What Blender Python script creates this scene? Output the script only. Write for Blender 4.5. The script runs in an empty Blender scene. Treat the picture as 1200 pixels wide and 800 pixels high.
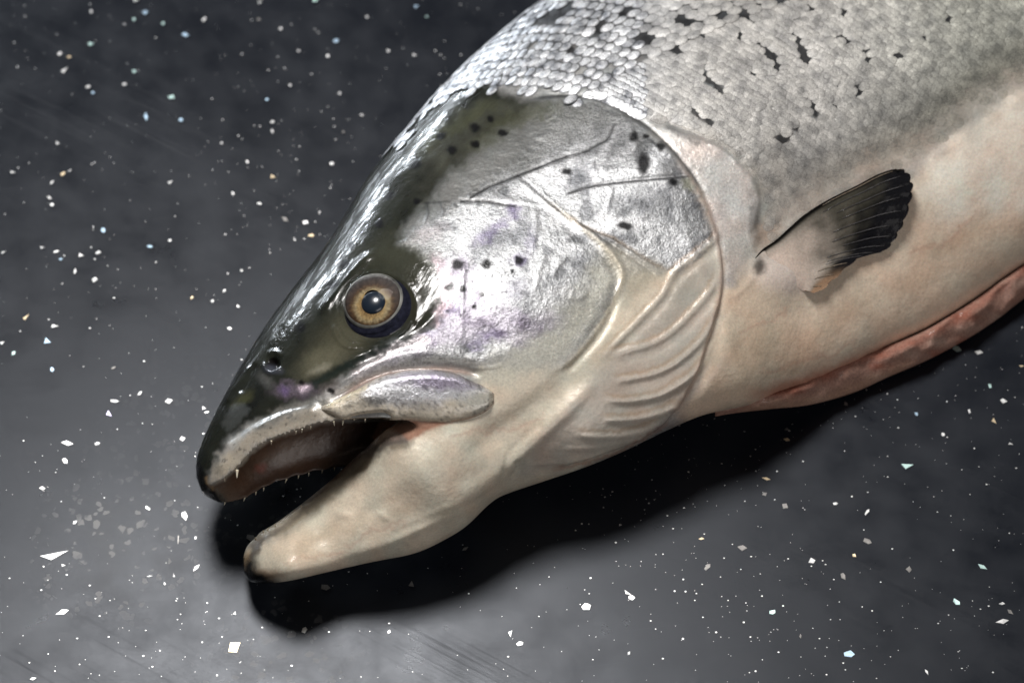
import bpy, math, random
import numpy as np
from mathutils import Vector, Matrix

# ------------------------------------------------------------------ camera, world, lights
SC = bpy.context.scene
COL = SC.collection
R = math.radians
TILT = R(35.0)
LENS = 100.0
DIST = 0.30 * LENS / 36.0
TARGET = np.array([0.0, 0.0, 0.020])
FWD = np.array([0.0, math.sin(TILT), -math.cos(TILT)])
UP = np.array([0.0, math.cos(TILT), math.sin(TILT)])
RIGHT = np.array([1.0, 0.0, 0.0])
CAM = TARGET - DIST * FWD

cd = bpy.data.cameras.new('camera')
cam = bpy.data.objects.new('camera', cd)
COL.objects.link(cam)
cam.location = CAM
cam.rotation_euler = (TILT, 0, 0)
cd.lens = LENS
cd.sensor_width = 36.0
cd.clip_start = 0.01
cd.clip_end = 50
cd.dof.use_dof = True
cd.dof.aperture_fstop = 11.0
cd.dof.focus_distance = 0.800
SC.camera = cam

w = bpy.data.worlds.new('World')
SC.world = w
w.use_nodes = True
w.node_tree.nodes['Background'].inputs[0].default_value = (0.85, 0.92, 1.0, 1)
w.node_tree.nodes['Background'].inputs[1].default_value = 0.012


def area(name, loc, aim, sx, sy, power, color, shape='RECTANGLE', spread=180):
    ld = bpy.data.lights.new(name, 'AREA')
    ld.shape = shape
    ld.size = sx
    ld.size_y = sy
    ld.energy = power
    ld.color = color
    ld.spread = R(spread)
    o = bpy.data.objects.new(name, ld)
    COL.objects.link(o)
    o.location = loc
    d = Vector(aim) - Vector(loc)
    o.rotation_euler = d.to_track_quat('-Z', 'Y').to_euler()
    return o


area('key_lamp', (-0.13, 0.24, 0.80), (0.00, 0.0, 0.03), 0.25, 0.25, 7.0, (1.0, 0.975, 0.95), 'DISK')
area('fill_softbox', (0.30, -0.62, 0.46), (0.02, -0.02, 0.03), 0.55, 0.40, 1.45, (1.0, 0.95, 0.92))
area('rim_strip', (-0.42, 0.66, 0.10), (-0.03, 0.03, 0.05), 0.34, 0.03, 2.6, (0.86, 0.93, 1.0))  # low strip lamp behind the fish, placed for the streak along its back

SC.view_settings.view_transform = 'Standard'
SC.view_settings.look = 'None'
SC.view_settings.exposure = 0.0
SC.view_settings.gamma = 1.0
SC.render.engine = 'CYCLES'
SC.cycles.max_bounces = 8
SC.cycles.use_denoising = True

random.seed(7)
rng = np.random.default_rng(7)


# ------------------------------------------------------------------ measuring helpers
# Outlines were measured on the photograph in its 1200 x 800 grid; W() gives the place in the
# room of a measured point at a stated height above the table (metres).
def W(p, z):
    p = np.asarray(p, float)
    z = np.asarray(z, float)
    k = 36.0 / LENS / 1200.0
    x = (p[..., 0] - 600.0) * k
    y = -(p[..., 1] - 400.0) * k
    d = FWD + x[..., None] * RIGHT + y[..., None] * UP
    t = (z - CAM[2]) / d[..., 2]
    return CAM + d * t[..., None]


def project(P):
    r = P - CAM
    zc = r @ FWD
    k = 36.0 / LENS / 1200.0
    return np.stack([600 + (r @ RIGHT) / zc / k, 400 - (r @ UP) / zc / k], -1)


def smooth(a, b, x):
    t = np.clip((x - a) / (b - a), 0, 1)
    return t * t * (3 - 2 * t)


def catmull(pts, n):
    pts = np.asarray(pts, float)
    m = len(pts)
    u = np.linspace(0, m - 1, n)
    return catmull_at(pts, u)


def catmull_at(pts, u):
    pts = np.asarray(pts, float)
    m = len(pts)
    ext = np.vstack([2 * pts[0] - pts[1], pts, 2 * pts[-1] - pts[-2]])
    u = np.clip(np.asarray(u, float), 0, m - 1)
    i = np.minimum(u.astype(int), m - 2)
    t = (u - i)[..., None]
    p0, p1, p2, p3 = ext[i], ext[i + 1], ext[i + 2], ext[i + 3]
    return 0.5 * (2 * p1 + (p2 - p0) * t + (2 * p0 - 5 * p1 + 4 * p2 - p3) * t ** 2 + (3 * p1 - p0 - 3 * p2 + p3) * t ** 3)


def _hash(ix, iy, iz, seed):
    h = (ix.astype(np.uint32) * np.uint32(374761393) + iy.astype(np.uint32) * np.uint32(668265263)
         + iz.astype(np.uint32) * np.uint32(2147483647 % 4294967291) + np.uint32(seed * 974711 + 17))
    h = (h ^ (h >> np.uint32(13))) * np.uint32(1274126177)
    h = h ^ (h >> np.uint32(16))
    return (h & np.uint32(0xffffff)).astype(np.float64) / 0xffffff


def vnoise(P, scale, seed=0, octaves=3):
    """value noise on 2-D or 3-D points, -1..1"""
    P = np.asarray(P, float) / scale
    if P.shape[1] == 2:
        P = np.column_stack([P, np.zeros(len(P))])
    out = np.zeros(len(P))
    amp, tot = 1.0, 0.0
    for o in range(octaves):
        q = P * 2 ** o + 1000.0 + 13.7 * o
        f = np.floor(q)
        t = q - f
        t = t * t * (3 - 2 * t)
        i = f.astype(np.int64)
        acc = 0
        for dx in (0, 1):
            for dy in (0, 1):
                for dz in (0, 1):
                    wgt = (t[:, 0] if dx else 1 - t[:, 0]) * (t[:, 1] if dy else 1 - t[:, 1]) * (t[:, 2] if dz else 1 - t[:, 2])
                    acc = acc + wgt * _hash(i[:, 0] + dx, i[:, 1] + dy, i[:, 2] + dz, seed + o)
        out += amp * (acc * 2 - 1)
        tot += amp
        amp *= 0.5
    return out / tot


def dist_poly(P, poly):
    """distance to a polyline, signed side, and run 0..1 along it"""
    poly = np.asarray(poly, float)
    best = np.full(len(P), 1e9)
    side = np.zeros(len(P))
    run = np.zeros(len(P))
    L = np.r_[0, np.cumsum(np.linalg.norm(np.diff(poly, axis=0), axis=1))]
    for i in range(len(poly) - 1):
        a, b = poly[i], poly[i + 1]
        ab = b - a
        l2 = ab @ ab + 1e-12
        ap = P - a
        t = np.clip((ap @ ab) / l2, 0, 1)
        d = np.linalg.norm(ap - t[:, None] * ab, axis=1)
        m = d < best
        best[m] = d[m]
        side[m] = (ab[0] * ap[m, 1] - ab[1] * ap[m, 0])
        run[m] = (L[i] + t[m] * math.sqrt(l2)) / L[-1]
    return best, np.sign(side), run


def inside_poly(P, poly):
    poly = np.asarray(poly, float)
    x, y = P[:, 0], P[:, 1]
    c = np.zeros(len(P), bool)
    j = len(poly) - 1
    for i in range(len(poly)):
        xi, yi = poly[i]
        xj, yj = poly[j]
        if yi != yj:
            c ^= ((yi > y) != (yj > y)) & (x < (xj - xi) * (y - yi) / (yj - yi) + xi)
        j = i
    return c


def spline(pts, per=6):
    return catmull(pts, (len(pts) - 1) * per + 1)


# ------------------------------------------------------------------ mesh helpers
def mesh_from(name, V, F, smooth_shade=True):
    V = np.ascontiguousarray(V, np.float32)
    me = bpy.data.meshes.new(name)
    if isinstance(F, np.ndarray):
        nf, k = F.shape
        me.vertices.add(len(V))
        me.vertices.foreach_set('co', V.ravel())
        me.loops.add(nf * k)
        me.loops.foreach_set('vertex_index', F.astype(np.int32).ravel())
        me.polygons.add(nf)
        me.polygons.foreach_set('loop_start', np.arange(0, nf * k, k, dtype=np.int32))
        me.update(calc_edges=True)
    else:
        me.from_pydata([tuple(v) for v in V.tolist()], [], F)
    me.validate()
    if smooth_shade:
        me.polygons.foreach_set('use_smooth', np.ones(len(me.polygons), bool))
    me.update()
    return me


def obj(name, me, mat=None, parent=None, kind=None):
    o = bpy.data.objects.new(name, me)
    COL.objects.link(o)
    if mat:
        if not me.materials:
            me.materials.append(mat)
    if parent:
        o.parent = parent
    if kind:
        o['kind'] = kind
    return o


def grid_faces(ns, nr, wrap=True, base=0):
    a = np.arange(ns - 1)[:, None]
    b = np.arange(nr if wrap else nr - 1)[None, :]
    b2 = (b + 1) % nr
    F = np.stack([a * nr + b, a * nr + b2, (a + 1) * nr + b2, (a + 1) * nr + b], -1).reshape(-1, 4)
    return F + base


def closed_loft(rings):
    """rings (ns, nr, 3) -> verts, face list with fan caps, outward"""
    ns, nr, _ = rings.shape
    V = rings.reshape(-1, 3)
    c0, c1 = rings[0].mean(0), rings[-1].mean(0)
    V = np.vstack([V, c0, c1])
    F = [tuple(f) for f in grid_faces(ns, nr).tolist()]
    for i in range(nr):
        j = (i + 1) % nr
        F.append((len(V) - 2, j, i))
        F.append((len(V) - 1, (ns - 1) * nr + i, (ns - 1) * nr + j))
    v0 = V[[f[0] for f in F]]
    v1 = V[[f[1] for f in F]]
    v2 = V[[f[2] for f in F]]
    vol = np.einsum('ij,ij->i', v0, np.cross(v1, v2)).sum()
    if vol < 0:
        F = [f[::-1] for f in F]
    return V, F


def point_attr(me, name, arr, kind='FLOAT'):
    a = me.attributes.new(name, kind, 'POINT')
    arr = np.ascontiguousarray(arr, np.float32)
    if kind == 'FLOAT_COLOR':
        if arr.shape[1] == 3:
            arr = np.ascontiguousarray(np.column_stack([arr, np.ones(len(arr))]), np.float32)
        a.data.foreach_set('color', arr.ravel())
    else:
        a.data.foreach_set('value', arr)


def set_in(node, name, v):
    node.inputs[name].default_value = v


def material(name):
    m = bpy.data.materials.new(name)
    m.use_nodes = True
    nt = m.node_tree
    b = nt.nodes['Principled BSDF']
    return m, nt, b


def simple(name, col, rough=0.5, metal=0.0, coat=0.0, sss=0.0, noise=0.0, nscale=900, bump=0.0):
    m, nt, b = material(name)
    set_in(b, 'Base Color', (*col, 1))
    set_in(b, 'Roughness', rough)
    set_in(b, 'Metallic', metal)
    set_in(b, 'Coat Weight', coat)
    set_in(b, 'Coat Roughness', 0.08)
    if sss:
        set_in(b, 'Subsurface Weight', sss)
        set_in(b, 'Subsurface Radius', (1.0, 0.5, 0.3))
        set_in(b, 'Subsurface Scale', 0.002)
    if noise or bump:
        g = nt.nodes.new('ShaderNodeNewGeometry')
        n = nt.nodes.new('ShaderNodeTexNoise')
        set_in(n, 'Scale', nscale)
        set_in(n, 'Detail', 4)
        nt.links.new(g.outputs['Position'], n.inputs['Vector'])
        if noise:
            hs = nt.nodes.new('ShaderNodeMix')
            hs.data_type = 'RGBA'
            hs.inputs[6].default_value = (*[c * (1 - noise) for c in col], 1)
            hs.inputs[7].default_value = (*[min(1, c * (1 + noise)) for c in col], 1)
            mr = nt.nodes.new('ShaderNodeMapRange')
            mr.inputs[1].default_value = 0.3
            mr.inputs[2].default_value = 0.7
            nt.links.new(n.outputs[0], mr.inputs[0])
            nt.links.new(mr.outputs[0], hs.inputs[0])
            nt.links.new(hs.outputs[2], b.inputs['Base Color'])
        if bump:
            bp = nt.nodes.new('ShaderNodeBump')
            bp.inputs['Strength'].default_value = 1.0
            bp.inputs['Distance'].default_value = bump
            nt.links.new(n.outputs[0], bp.inputs['Height'])
            nt.links.new(bp.outputs[0], b.inputs['Normal'])
    return m


# ------------------------------------------------------------------ the fish: measured sections
MM = 0.001
#        dorsal      belly       z0   b    e      (mm: mid height, half thickness, roll)
ST = [((229.5, 558), (238, 580), 25, 5.0, 1.0),
      ((231, 535), (262, 592), 26, 9.0, 2.0),
      ((243, 503), (300, 602), 27, 13.0, 3.0),
      ((262, 465), (345, 610), 28, 16.5, 4.5),
      ((285, 423), (395, 616), 29, 20.0, 6.0),
      ((312, 380), (445, 615), 30, 23.0, 7.5),
      ((345, 335), (495, 608), 31, 26.0, 9.0),
      ((378, 292), (545, 600), 32, 28.5, 10.0),
      ((405, 250), (590, 580), 33, 30.5, 10.5),
      ((435, 201), (640, 563), 33.5, 31.5, 11.0),
      ((475, 153), (690, 546), 34, 32.0, 11.0),
      ((515, 106), (735, 527), 34, 32.0, 11.0),
      ((560, 62), (780, 505), 34, 32.0, 11.0),
      ((615, 16), (825, 486), 34, 32.5, 11.0),
      ((690, -35), (880, 474), 34.5, 33.0, 10.5),
      ((790, -85), (960, 449), 35, 33.5, 10.0),
      ((900, -125), (1045, 410), 35, 33.5, 10.0),
      ((1020, -155), (1120, 372), 35, 33.5, 10.0),
      ((1150, -178), (1200, 316), 35, 33.5, 10.0),
      ((1300, -195), (1300, 250), 35, 33.5, 10.0),
      ((1470, -205), (1420, 175), 34, 32.0, 9.0),
      ((1640, -205), (1560, 95), 30, 27.0, 8.0),
      ((1790, -200), (1720, 10), 24, 21.0, 6.0)]
ST_D = np.array([s[0] for s in ST], float)
ST_V = np.array([s[1] for s in ST], float)
ST_P = np.array([s[2:] for s in ST], float) * MM * 0.90
SFRONT, SBACK = 0, len(ST) - 1
PFLAT = 0.90
ST_DROP = np.interp(np.arange(len(ST)), [0, 5, 7, 9, 11, 13, 14, 15, 16, 17, 22], [0, 0, 5, 4, 0, 0, 3, 15, 20, 21, 14]) * MM


def section(s, c, front=True):
    """point(s) on the flank; s station, c = cos(phi) from +1 (back ridge) to -1 (belly)"""
    D = catmull_at(ST_D, s)
    V = catmull_at(ST_V, s)
    q = catmull_at(ST_P, s)
    f = (1 - c) / 2
    p = D + f[..., None] * (V - D)
    sn = np.sqrt(np.clip(1 - c * c, 0, 1)) ** PFLAT
    z = q[..., 0] + q[..., 2] * c + (q[..., 1] if front else -q[..., 1]) * sn
    z = z - np.interp(s, np.arange(len(ST)), ST_DROP) * smooth(0.5, -1.0, c)
    z = np.maximum(z, 0.0006)
    return p, z


NEAR_LIP = spline([(236, 578), (247, 570), (262, 562), (277, 550), (290, 536), (301, 526), (314, 518), (331, 511), (350, 505),
                   (376, 497), (402, 493), (424, 492), (446, 492), (470, 495), (500, 505), (530, 520)], 8)
FAR_LIP = spline([(238, 583), (247, 588), (262, 589), (285, 585), (304, 575), (321, 567), (347, 559), (372, 553), (400, 548), (430, 540), (470, 540), (520, 545)], 8)


def cross_frac(D, V, line):
    """fraction along D-V at which it meets the line"""
    d = V - D
    best = None
    for i in range(len(line) - 1):
        a, b = line[i], line[i + 1]
        e = b - a
        den = d[0] * e[1] - d[1] * e[0]
        if abs(den) < 1e-9:
            continue
        t = ((a[0] - D[0]) * e[1] - (a[1] - D[1]) * e[0]) / den
        u = ((a[0] - D[0]) * d[1] - (a[1] - D[1]) * d[0]) / den
        if -0.01 <= u <= 1.01 and 0 < t < 1.2:
            if best is None or t < best:
                best = t
    return best


def make_upper():
    rings = []
    ss = np.r_[np.linspace(0, 1, 14)[:-1], np.linspace(1, 7.6, 66)]
    for s in ss:
        D = catmull_at(ST_D, s)
        V = catmull_at(ST_V, s)
        q = catmull_at(ST_P, s)
        fn = cross_frac(D, V, NEAR_LIP) or 0.9
        ff = cross_frac(D, V, FAR_LIP) or 0.97
        ff = max(ff, fn + 0.04)
        fn, ff = min(fn, 0.93), min(ff, 0.97)
        cn, cf = 1 - 2 * fn, 1 - 2 * ff
        shrink = 1.0 if s < 6.6 else 1 - 0.025 * (s - 6.6)
        ph = np.linspace(0.0, math.acos(cn), 60)
        p1, z1 = section(np.full(60, s), np.cos(ph))
        z1 = q[0] + (z1 - q[0]) * shrink
        # rounded lip
        k = np.linspace(0, 1, 26)[1:-1]
        N, zN = p1[-1], z1[-1]
        Fp = D + ff * (V - D)
        zF = q[0] + q[2] * cf - q[1] * 0.45 * math.sqrt(max(0, 1 - cf * cf)) * smooth(0.2, 2.0, s)
        dep = 0.16 * smooth(0.4, 2.5, s) + 0.02
        arch = np.sin(math.pi * k) ** 0.6 * dep
        p2 = N + k[:, None] * (Fp - N) - arch[:, None] * (V - D)
        z2 = zN + k * (zF - zN)
        # lips overhang slightly at each side
        phb = np.linspace(math.acos(cf), 0, 50)[:-1]
        p3, z3 = section(np.full(49, s), np.cos(phb), front=False)
        wz = np.linspace(1, 0, 49) ** 3
        z3 = z3 + wz * (zF - z3[0])
        z3 = q[0] + (z3 - q[0]) * shrink
        p = np.vstack([p1, p2, p3])
        z = np.r_[z1, z2, z3]
        rings.append(W(p, z))
    return closed_loft(np.array(rings))


def make_trunk():
    ss = np.r_[np.linspace(7.0, 14, 70), np.linspace(14, SBACK, 60)[1:]]
    ph = np.linspace(0, math.pi, 90)
    rings = []
    for s in ss:
        p1, z1 = section(np.full(90, s), np.cos(ph))
        p2, z2 = section(np.full(88, s), np.cos(ph[::-1][1:-1]), front=False)
        rings.append(W(np.vstack([p1, p2]), np.r_[z1, z2]))
    return closed_loft(np.array(rings))


JAW = [((285, 652), (286, 673), 12, 4.0, -0.5),
       ((290, 639), (296, 682), 13, 6.5, -1),
       ((303, 627), (316, 683), 14.5, 9.5, -2.0),
       ((328, 611), (345, 679), 16.5, 12.0, -3.0),
       ((356, 591), (392, 668), 16.5, 10.5, -1.0),
       ((384, 568), (436, 658), 18.5, 12.0, 2.0),
       ((408, 546), (486, 648), 21.5, 13.0, 4.0),
       ((428, 526), (522, 632), 25, 13.5, 7.0),
       ((450, 505), (548, 616), 28.5, 14.5, 10.0),
       ((482, 485), (572, 592), 30, 15.5, 10.5),
       ((520, 470), (600, 572), 30.5, 15.5, 10.5),
       ((560, 450), (640, 556), 28, 15.0, 7.0),
       ((610, 430), (690, 535), 27, 10.0, 6.0)]
JD = np.array([j[0] for j in JAW], float)
JV = np.array([j[1] for j in JAW], float)
JP = np.array([j[2:] for j in JAW], float) * MM * 0.93
JP[:, 0] -= np.array([2.5, 2.5, 2.5, 2.2, 2, 1.6, 1.2, 0.6, 0, 0, 0, 0, 0]) * MM


def make_jaw():
    rings = []
    ss = np.r_[np.linspace(0, 2, 24)[:-1], np.linspace(2, 12, 70)]
    ph = np.linspace(0, 2 * math.pi, 140, endpoint=False)
    for s in ss:
        D, V, q = catmull_at(JD, s), catmull_at(JV, s), catmull_at(JP, s)
        c, sn = np.cos(ph), np.sin(ph)
        p = D + ((1 - c) / 2)[:, None] * (V - D)
        z = q[0] + q[2] * c + q[1] * np.sign(sn) * np.abs(sn) ** 0.95
        rings.append(W(p, z))
    return closed_loft(np.array(rings))


def join_parts(parts):
    V, F, n = [], [], 0
    for v, f in parts:
        V.append(v)
        F += [tuple(i + n for i in ff) for ff in f]
        n += len(v)
    return np.vstack(V), F


V0, F0 = join_parts([make_upper(), make_trunk(), make_jaw()])
raw = mesh_from('raw', V0, F0)
tmp = bpy.data.objects.new('raw', raw)
COL.objects.link(tmp)
md = tmp.modifiers.new('remesh', 'REMESH')
md.mode = 'VOXEL'
VOX = 0.00045
md.voxel_size = VOX
dg = bpy.context.evaluated_depsgraph_get()
body_me = bpy.data.meshes.new_from_object(tmp.evaluated_get(dg))
bpy.data.objects.remove(tmp)
bpy.data.meshes.remove(raw)
body_me.name = 'body'
NV = len(body_me.vertices)
print('body verts', NV)
co = np.empty(NV * 3, np.float32)
body_me.vertices.foreach_get('co', co)
co = co.reshape(-1, 3).astype(float)
NE = len(body_me.edges)
ed = np.empty(NE * 2, np.int32)
body_me.edges.foreach_get('vertices', ed)
ed = ed.reshape(-1, 2)
deg = np.bincount(ed.ravel(), minlength=NV).astype(float)


def lap_smooth(co, n, wgt):
    for _ in range(n):
        acc = np.empty_like(co)
        for k in range(3):
            acc[:, k] = np.bincount(ed[:, 0], co[ed[:, 1], k], NV) + np.bincount(ed[:, 1], co[ed[:, 0], k], NV)
        co = co + wgt[:, None] * (acc / deg[:, None] - co)
    return co


def normals(co):
    body_me.vertices.foreach_set('co', np.ascontiguousarray(co, np.float32).ravel())
    body_me.update()
    n = np.empty(NV * 3, np.float32)
    body_me.vertices.foreach_get('normal', n)
    return n.reshape(-1, 3).astype(float)


co = lap_smooth(co, 6, np.full(NV, 0.5))
P = project(co)
# soften where the lower jaw runs into the throat
dj, _, _ = dist_poly(P, spline([(440, 510), (500, 490), (560, 450), (620, 440), (690, 500), (640, 575), (560, 600)], 4))
wj = np.exp(-(dj / 55) ** 2) * smooth(430, 500, P[:, 0])
ds, _, _ = dist_poly(P, spline([(365, 285), (385, 300), (410, 345), (440, 400), (455, 440)], 4))
du, _, _ = dist_poly(P, spline([(440, 500), (470, 545), (505, 590), (545, 612)], 4))
wj = np.maximum(wj, np.maximum(np.exp(-(ds / 22) ** 2), np.exp(-(du / 38) ** 2) * smooth(455, 490, P[:, 0] + (P[:, 1] - 500) * 0.3)))
co = lap_smooth(co, 90, 0.6 * wj)
P = project(co)
nrm = normals(co)
view = CAM - co
view /= np.linalg.norm(view, axis=1)[:, None]
facing = np.einsum('ij,ij->i', nrm, view)
front = smooth(-0.05, 0.15, facing)
disp = np.zeros(NV)


def near_idx(pts, r):
    pts = np.asarray(pts, float)
    a, b = pts.min(0) - r, pts.max(0) + r
    return np.nonzero((P[:, 0] > a[0]) & (P[:, 0] < b[0]) & (P[:, 1] > a[1]) & (P[:, 1] < b[1]) & (front > 0))[0]


def ridge(pts, wd, amp, taper=0.15, per=6):
    pl = spline(pts, per) if len(pts) > 2 else np.asarray(pts, float)
    i = near_idx(pl, wd * 3)
    d, _, t = dist_poly(P[i], pl)
    m = np.exp(-(d / wd) ** 2)
    if taper:
        m *= smooth(0, taper, t) * smooth(1, 1 - taper, t)
    disp[i] += amp * MM * m


def step(pts, wd, amp, reach, groove=0.0, per=6, taper=0.08):
    """the side on the left of travel stands amp mm proud of the other, fading over reach"""
    pl = spline(pts, per)
    i = near_idx(pl, reach * 2.5)
    d, sd, t = dist_poly(P[i], pl)
    x = d * sd
    m = smooth(-wd, wd, x) * np.exp(-(np.maximum(x, 0) / reach) ** 2)
    tp = smooth(0, taper, t) * smooth(1, 1 - taper, t)
    disp[i] += amp * MM * m * tp
    if groove:
        disp[i] -= groove * MM * np.exp(-((x + wd * 1.2) / (wd * 1.6)) ** 2) * tp


def bulge(c, rx, ry, ang, amp):
    r = max(rx, ry) * 2.6
    i = near_idx([c], r)
    q = P[i] - np.asarray(c)
    a = R(ang)
    x = (q[:, 0] * math.cos(a) + q[:, 1] * math.sin(a)) / rx
    y = (-q[:, 0] * math.sin(a) + q[:, 1] * math.cos(a)) / ry
    disp[i] += amp * MM * np.exp(-(x * x + y * y))


OPERC = [(604, 121), (649, 115), (682, 116), (705, 121), (735, 136), (765, 158), (791, 185), (814, 215), (830, 247), (840, 277), (845, 305),
         (846, 332), (841, 360), (834, 385), (820, 428), (802, 466), (776, 498), (742, 519), (700, 533), (640, 552)]
PREOP = [(600, 205), (607, 209), (616, 215), (630, 226), (656, 247), (679, 265), (705, 286), (722, 306), (729, 325), (716, 360), (694, 395), (668, 424), (640, 440)]
OPLOW = [(656, 247), (690, 268), (720, 280), (752, 300), (780, 316), (790, 318)]
GILL1 = [(846, 262), (836, 282), (812, 302), (790, 320), (776, 346), (748, 376), (720, 404), (700, 424)]
GILL2 = [(842, 318), (832, 340), (816, 360), (788, 388), (760, 404), (716, 415), (704, 420)]
GILL3 = [(838, 368), (826, 392), (808, 412), (780, 432), (748, 442), (715, 446)]
GILL4 = [(828, 418), (814, 436), (792, 452), (768, 464), (732, 470), (704, 466)]
GILL5 = [(800, 472), (772, 484), (740, 491), (704, 492)]
GILL6 = [(778, 493), (740, 508), (700, 511), (672, 508)]
GILL7 = [(752, 512), (700, 522), (655, 526)]
GILL8 = [(716, 528), (672, 538), (616, 545)]

# gill cover plate and its bones
step(OPERC, 2.4, 0.8, 34, 0.3)
ridge([(820, 225), (836, 262), (841, 300), (841, 345), (832, 382)], 4, 0.25)
ridge(PREOP, 3.6, 0.38)
ridge([(x - 6, y + 8) for x, y in PREOP], 6, -0.25)
ridge(OPLOW, 2.2, -0.28)
ridge([(693, 272), (722, 290), (752, 310), (772, 326)], 2.0, -0.3)
for g, a, wd in ((GILL1, 1.25, 4.2), (GILL2, 1.2, 4.6), (GILL3, 1.1, 4.4), (GILL4, 1.0, 4.0), (GILL5, 0.9, 3.6), (GILL6, 0.7, 3.4), (GILL7, 0.6, 3.0), (GILL8, 0.5, 3.0)):
    ridge(g, wd * 0.95, a * 0.40)
    ridge([(x + 1.5, y + wd * 2.2) for x, y in g], wd * 1.4, -a * 0.30)
# cheek: folds towards the jaw joint, hollow between the jaw and the gill membrane
ridge([(700, 415), (660, 452), (615, 488), (572, 518), (530, 552)], 18, -1.7, 0.25)
ridge([(706, 440), (656, 488), (604, 536), (562, 566), (520, 592)], 9, 1.0, 0.2)
ridge([(725, 340), (708, 385), (680, 420), (660, 440)], 5, -0.7)
ridge([(600, 548), (560, 580), (500, 612), (436, 640), (390, 655)], 8, 0.9, 0.2)
ridge([(592, 560), (545, 590), (480, 618), (430, 642)], 5, -0.5, 0.2)
ridge([(604, 536), (606, 548), (598, 560)], 3, -0.5)
ridge([(640, 492), (600, 528), (585, 560)], 4, -0.4)
bulge((640, 340), 90, 70, -30, 1.6)
bulge((740, 210), 60, 55, 20, 0.9)
bulge((585, 420), 30, 16, -20, 0.7)
# lower jaw: rim, dents
ridge([(300, 632), (324, 618), (356, 594), (384, 571), (408, 549), (432, 528)], 4.5, 0.8, 0.05)
ridge([(312, 634), (340, 616), (372, 592), (404, 566), (440, 532)], 6, -0.5, 0.1)
bulge((380, 620), 20, 9, -30, -0.7)
bulge((430, 600), 26, 8, -25, -0.5)
bulge((470, 560), 40, 22, -35, 1.0)
bulge((404, 603), 10, 5, 0, 0.45)
bulge((450, 605), 7, 4, 30, 0.35)
# suborbital fold above the upper jaw bone, and the slot the bone slides in
step([(378, 474), (402, 462), (430, 444), (460, 431), (500, 426), (540, 430), (575, 432), (590, 428)][::-1], 2.2, -0.0, 20, 0.0)
ridge([(384, 470), (405, 457), (430, 443), (460, 433), (500, 430), (540, 433), (570, 440)], 5, -1.2, 0.1)
ridge([(380, 464), (402, 448), (430, 430), (465, 417), (505, 414), (545, 421), (585, 427)], 6, 0.45, 0.15)
ridge([(545, 432), (575, 431), (592, 426)], 1.8, 0.3)
# snout: white lip pad, nostril, hump ridges
ridge([(252, 556), (272, 530), (300, 506), (340, 488), (380, 480)], 8, 0.8, 0.1)
ridge([(262, 520), (290, 498), (330, 478), (366, 470)], 6, -0.6, 0.15)
bulge((320, 425), 5.5, 6.5, 20, -2.6)
ridge([(309, 424), (312, 433), (320, 436), (330, 431)], 2.4, 0.7)
ridge([(313, 415), (322, 412), (331, 418)], 2.2, 0.5)
ridge([(294, 424), (283, 445), (272, 460), (266, 475)], 3, 0.5)
ridge([(300, 424), (292, 442), (281, 462)], 3, -0.35)
bulge((270, 487), 14, 8, -50, 0.35)
# eye: socket, lids, brow
bulge((441, 360), 36, 34, -20, -4.0)
ring = [(441 + 47 * math.cos(a), 361 + 43 * math.sin(a)) for a in np.linspace(0, 2 * math.pi, 40)]
ridge(ring, 4.0, 0.3, 0)
ridge([(374, 372), (392, 345), (410, 322), (428, 304), (444, 293)], 6, 0.9, 0.2)
ridge([(391, 377), (393, 392), (404, 405), (425, 407), (445, 402), (470, 392), (488, 375)], 2.6, 0.4, 0.05)
ridge([(380, 440), (410, 424), (440, 410), (475, 396), (505, 375), (520, 350)], 6, 0.7)
ridge([(350, 458), (385, 440), (420, 424), (455, 411)], 5, -0.5)
# lines scored in the cheek and gill cover
for l in ([(551, 232), (574, 219), (607, 206), (645, 191), (686, 178), (700, 170), (712, 163), (720, 146)],
          [(540, 236), (570, 236), (604, 242)], [(665, 227), (690, 219), (712, 216), (750, 212), (806, 207)],
          [(607, 206), (630, 226), (656, 248), (680, 268)]):
    ridge(l, 1.8, -0.35, 0.1)
for l in ([(575, 222), (600, 235), (640, 242), (665, 256)], [(718, 218), (714, 236), (710, 252)], [(640, 300), (632, 320), (626, 345)],
          [(500, 238), (503, 250), (499, 262)], [(516, 237), (520, 248), (518, 258)], [(530, 238), (534, 246)], [(628, 240), (628, 272), (622, 300)],
          [(735, 150), (745, 166), (742, 180)], [(700, 178), (694, 195), (700, 205)], [(752, 176), (760, 170), (772, 176)], 
          [(690, 345), (676, 352), (664, 350)], [(545, 300), (542, 345), (541, 400)], [(668, 300), (655, 312), (645, 330)]):
    ridge(l, 2.4, 0.2, 0.2)
# shoulder girdle behind the gill cover
step([(773, 146), (800, 154), (827, 166), (850, 178), (877, 204), (888, 230), (886, 258), (881, 277)], 4, 0.8, 30, 0.5)
ridge([(876, 180), (884, 210), (890, 250), (884, 290)], 6, 0.5)
ridge([(827, 168), (850, 180), (866, 196)], 2, 0.5)
bulge((915, 326), 30, 24, 15, 2.2)
ridge([(846, 350), (842, 390), (828, 435), (800, 480)][::-1], 7, -0.7, 0.2)
ridge([(890, 300), (878, 330), (856, 352)], 4, 0.2)
# flank: the belly wall sags away from the ribs
step([(1330, 30), (1260, 66), (1200, 106), (1150, 140), (1108, 170), (1086, 186), (1076, 196)], 8, -0.8, 40, 0.0)
bulge((1120, 210), 60, 34, -40, 1.2)
bulge((1050, 175), 40, 22, -20, -1.2)
ridge([(870, 470), (950, 446), (1000, 424), (1080, 394), (1140, 358), (1200, 314), (1280, 262)], 6, -0.4, 0.05)
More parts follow.
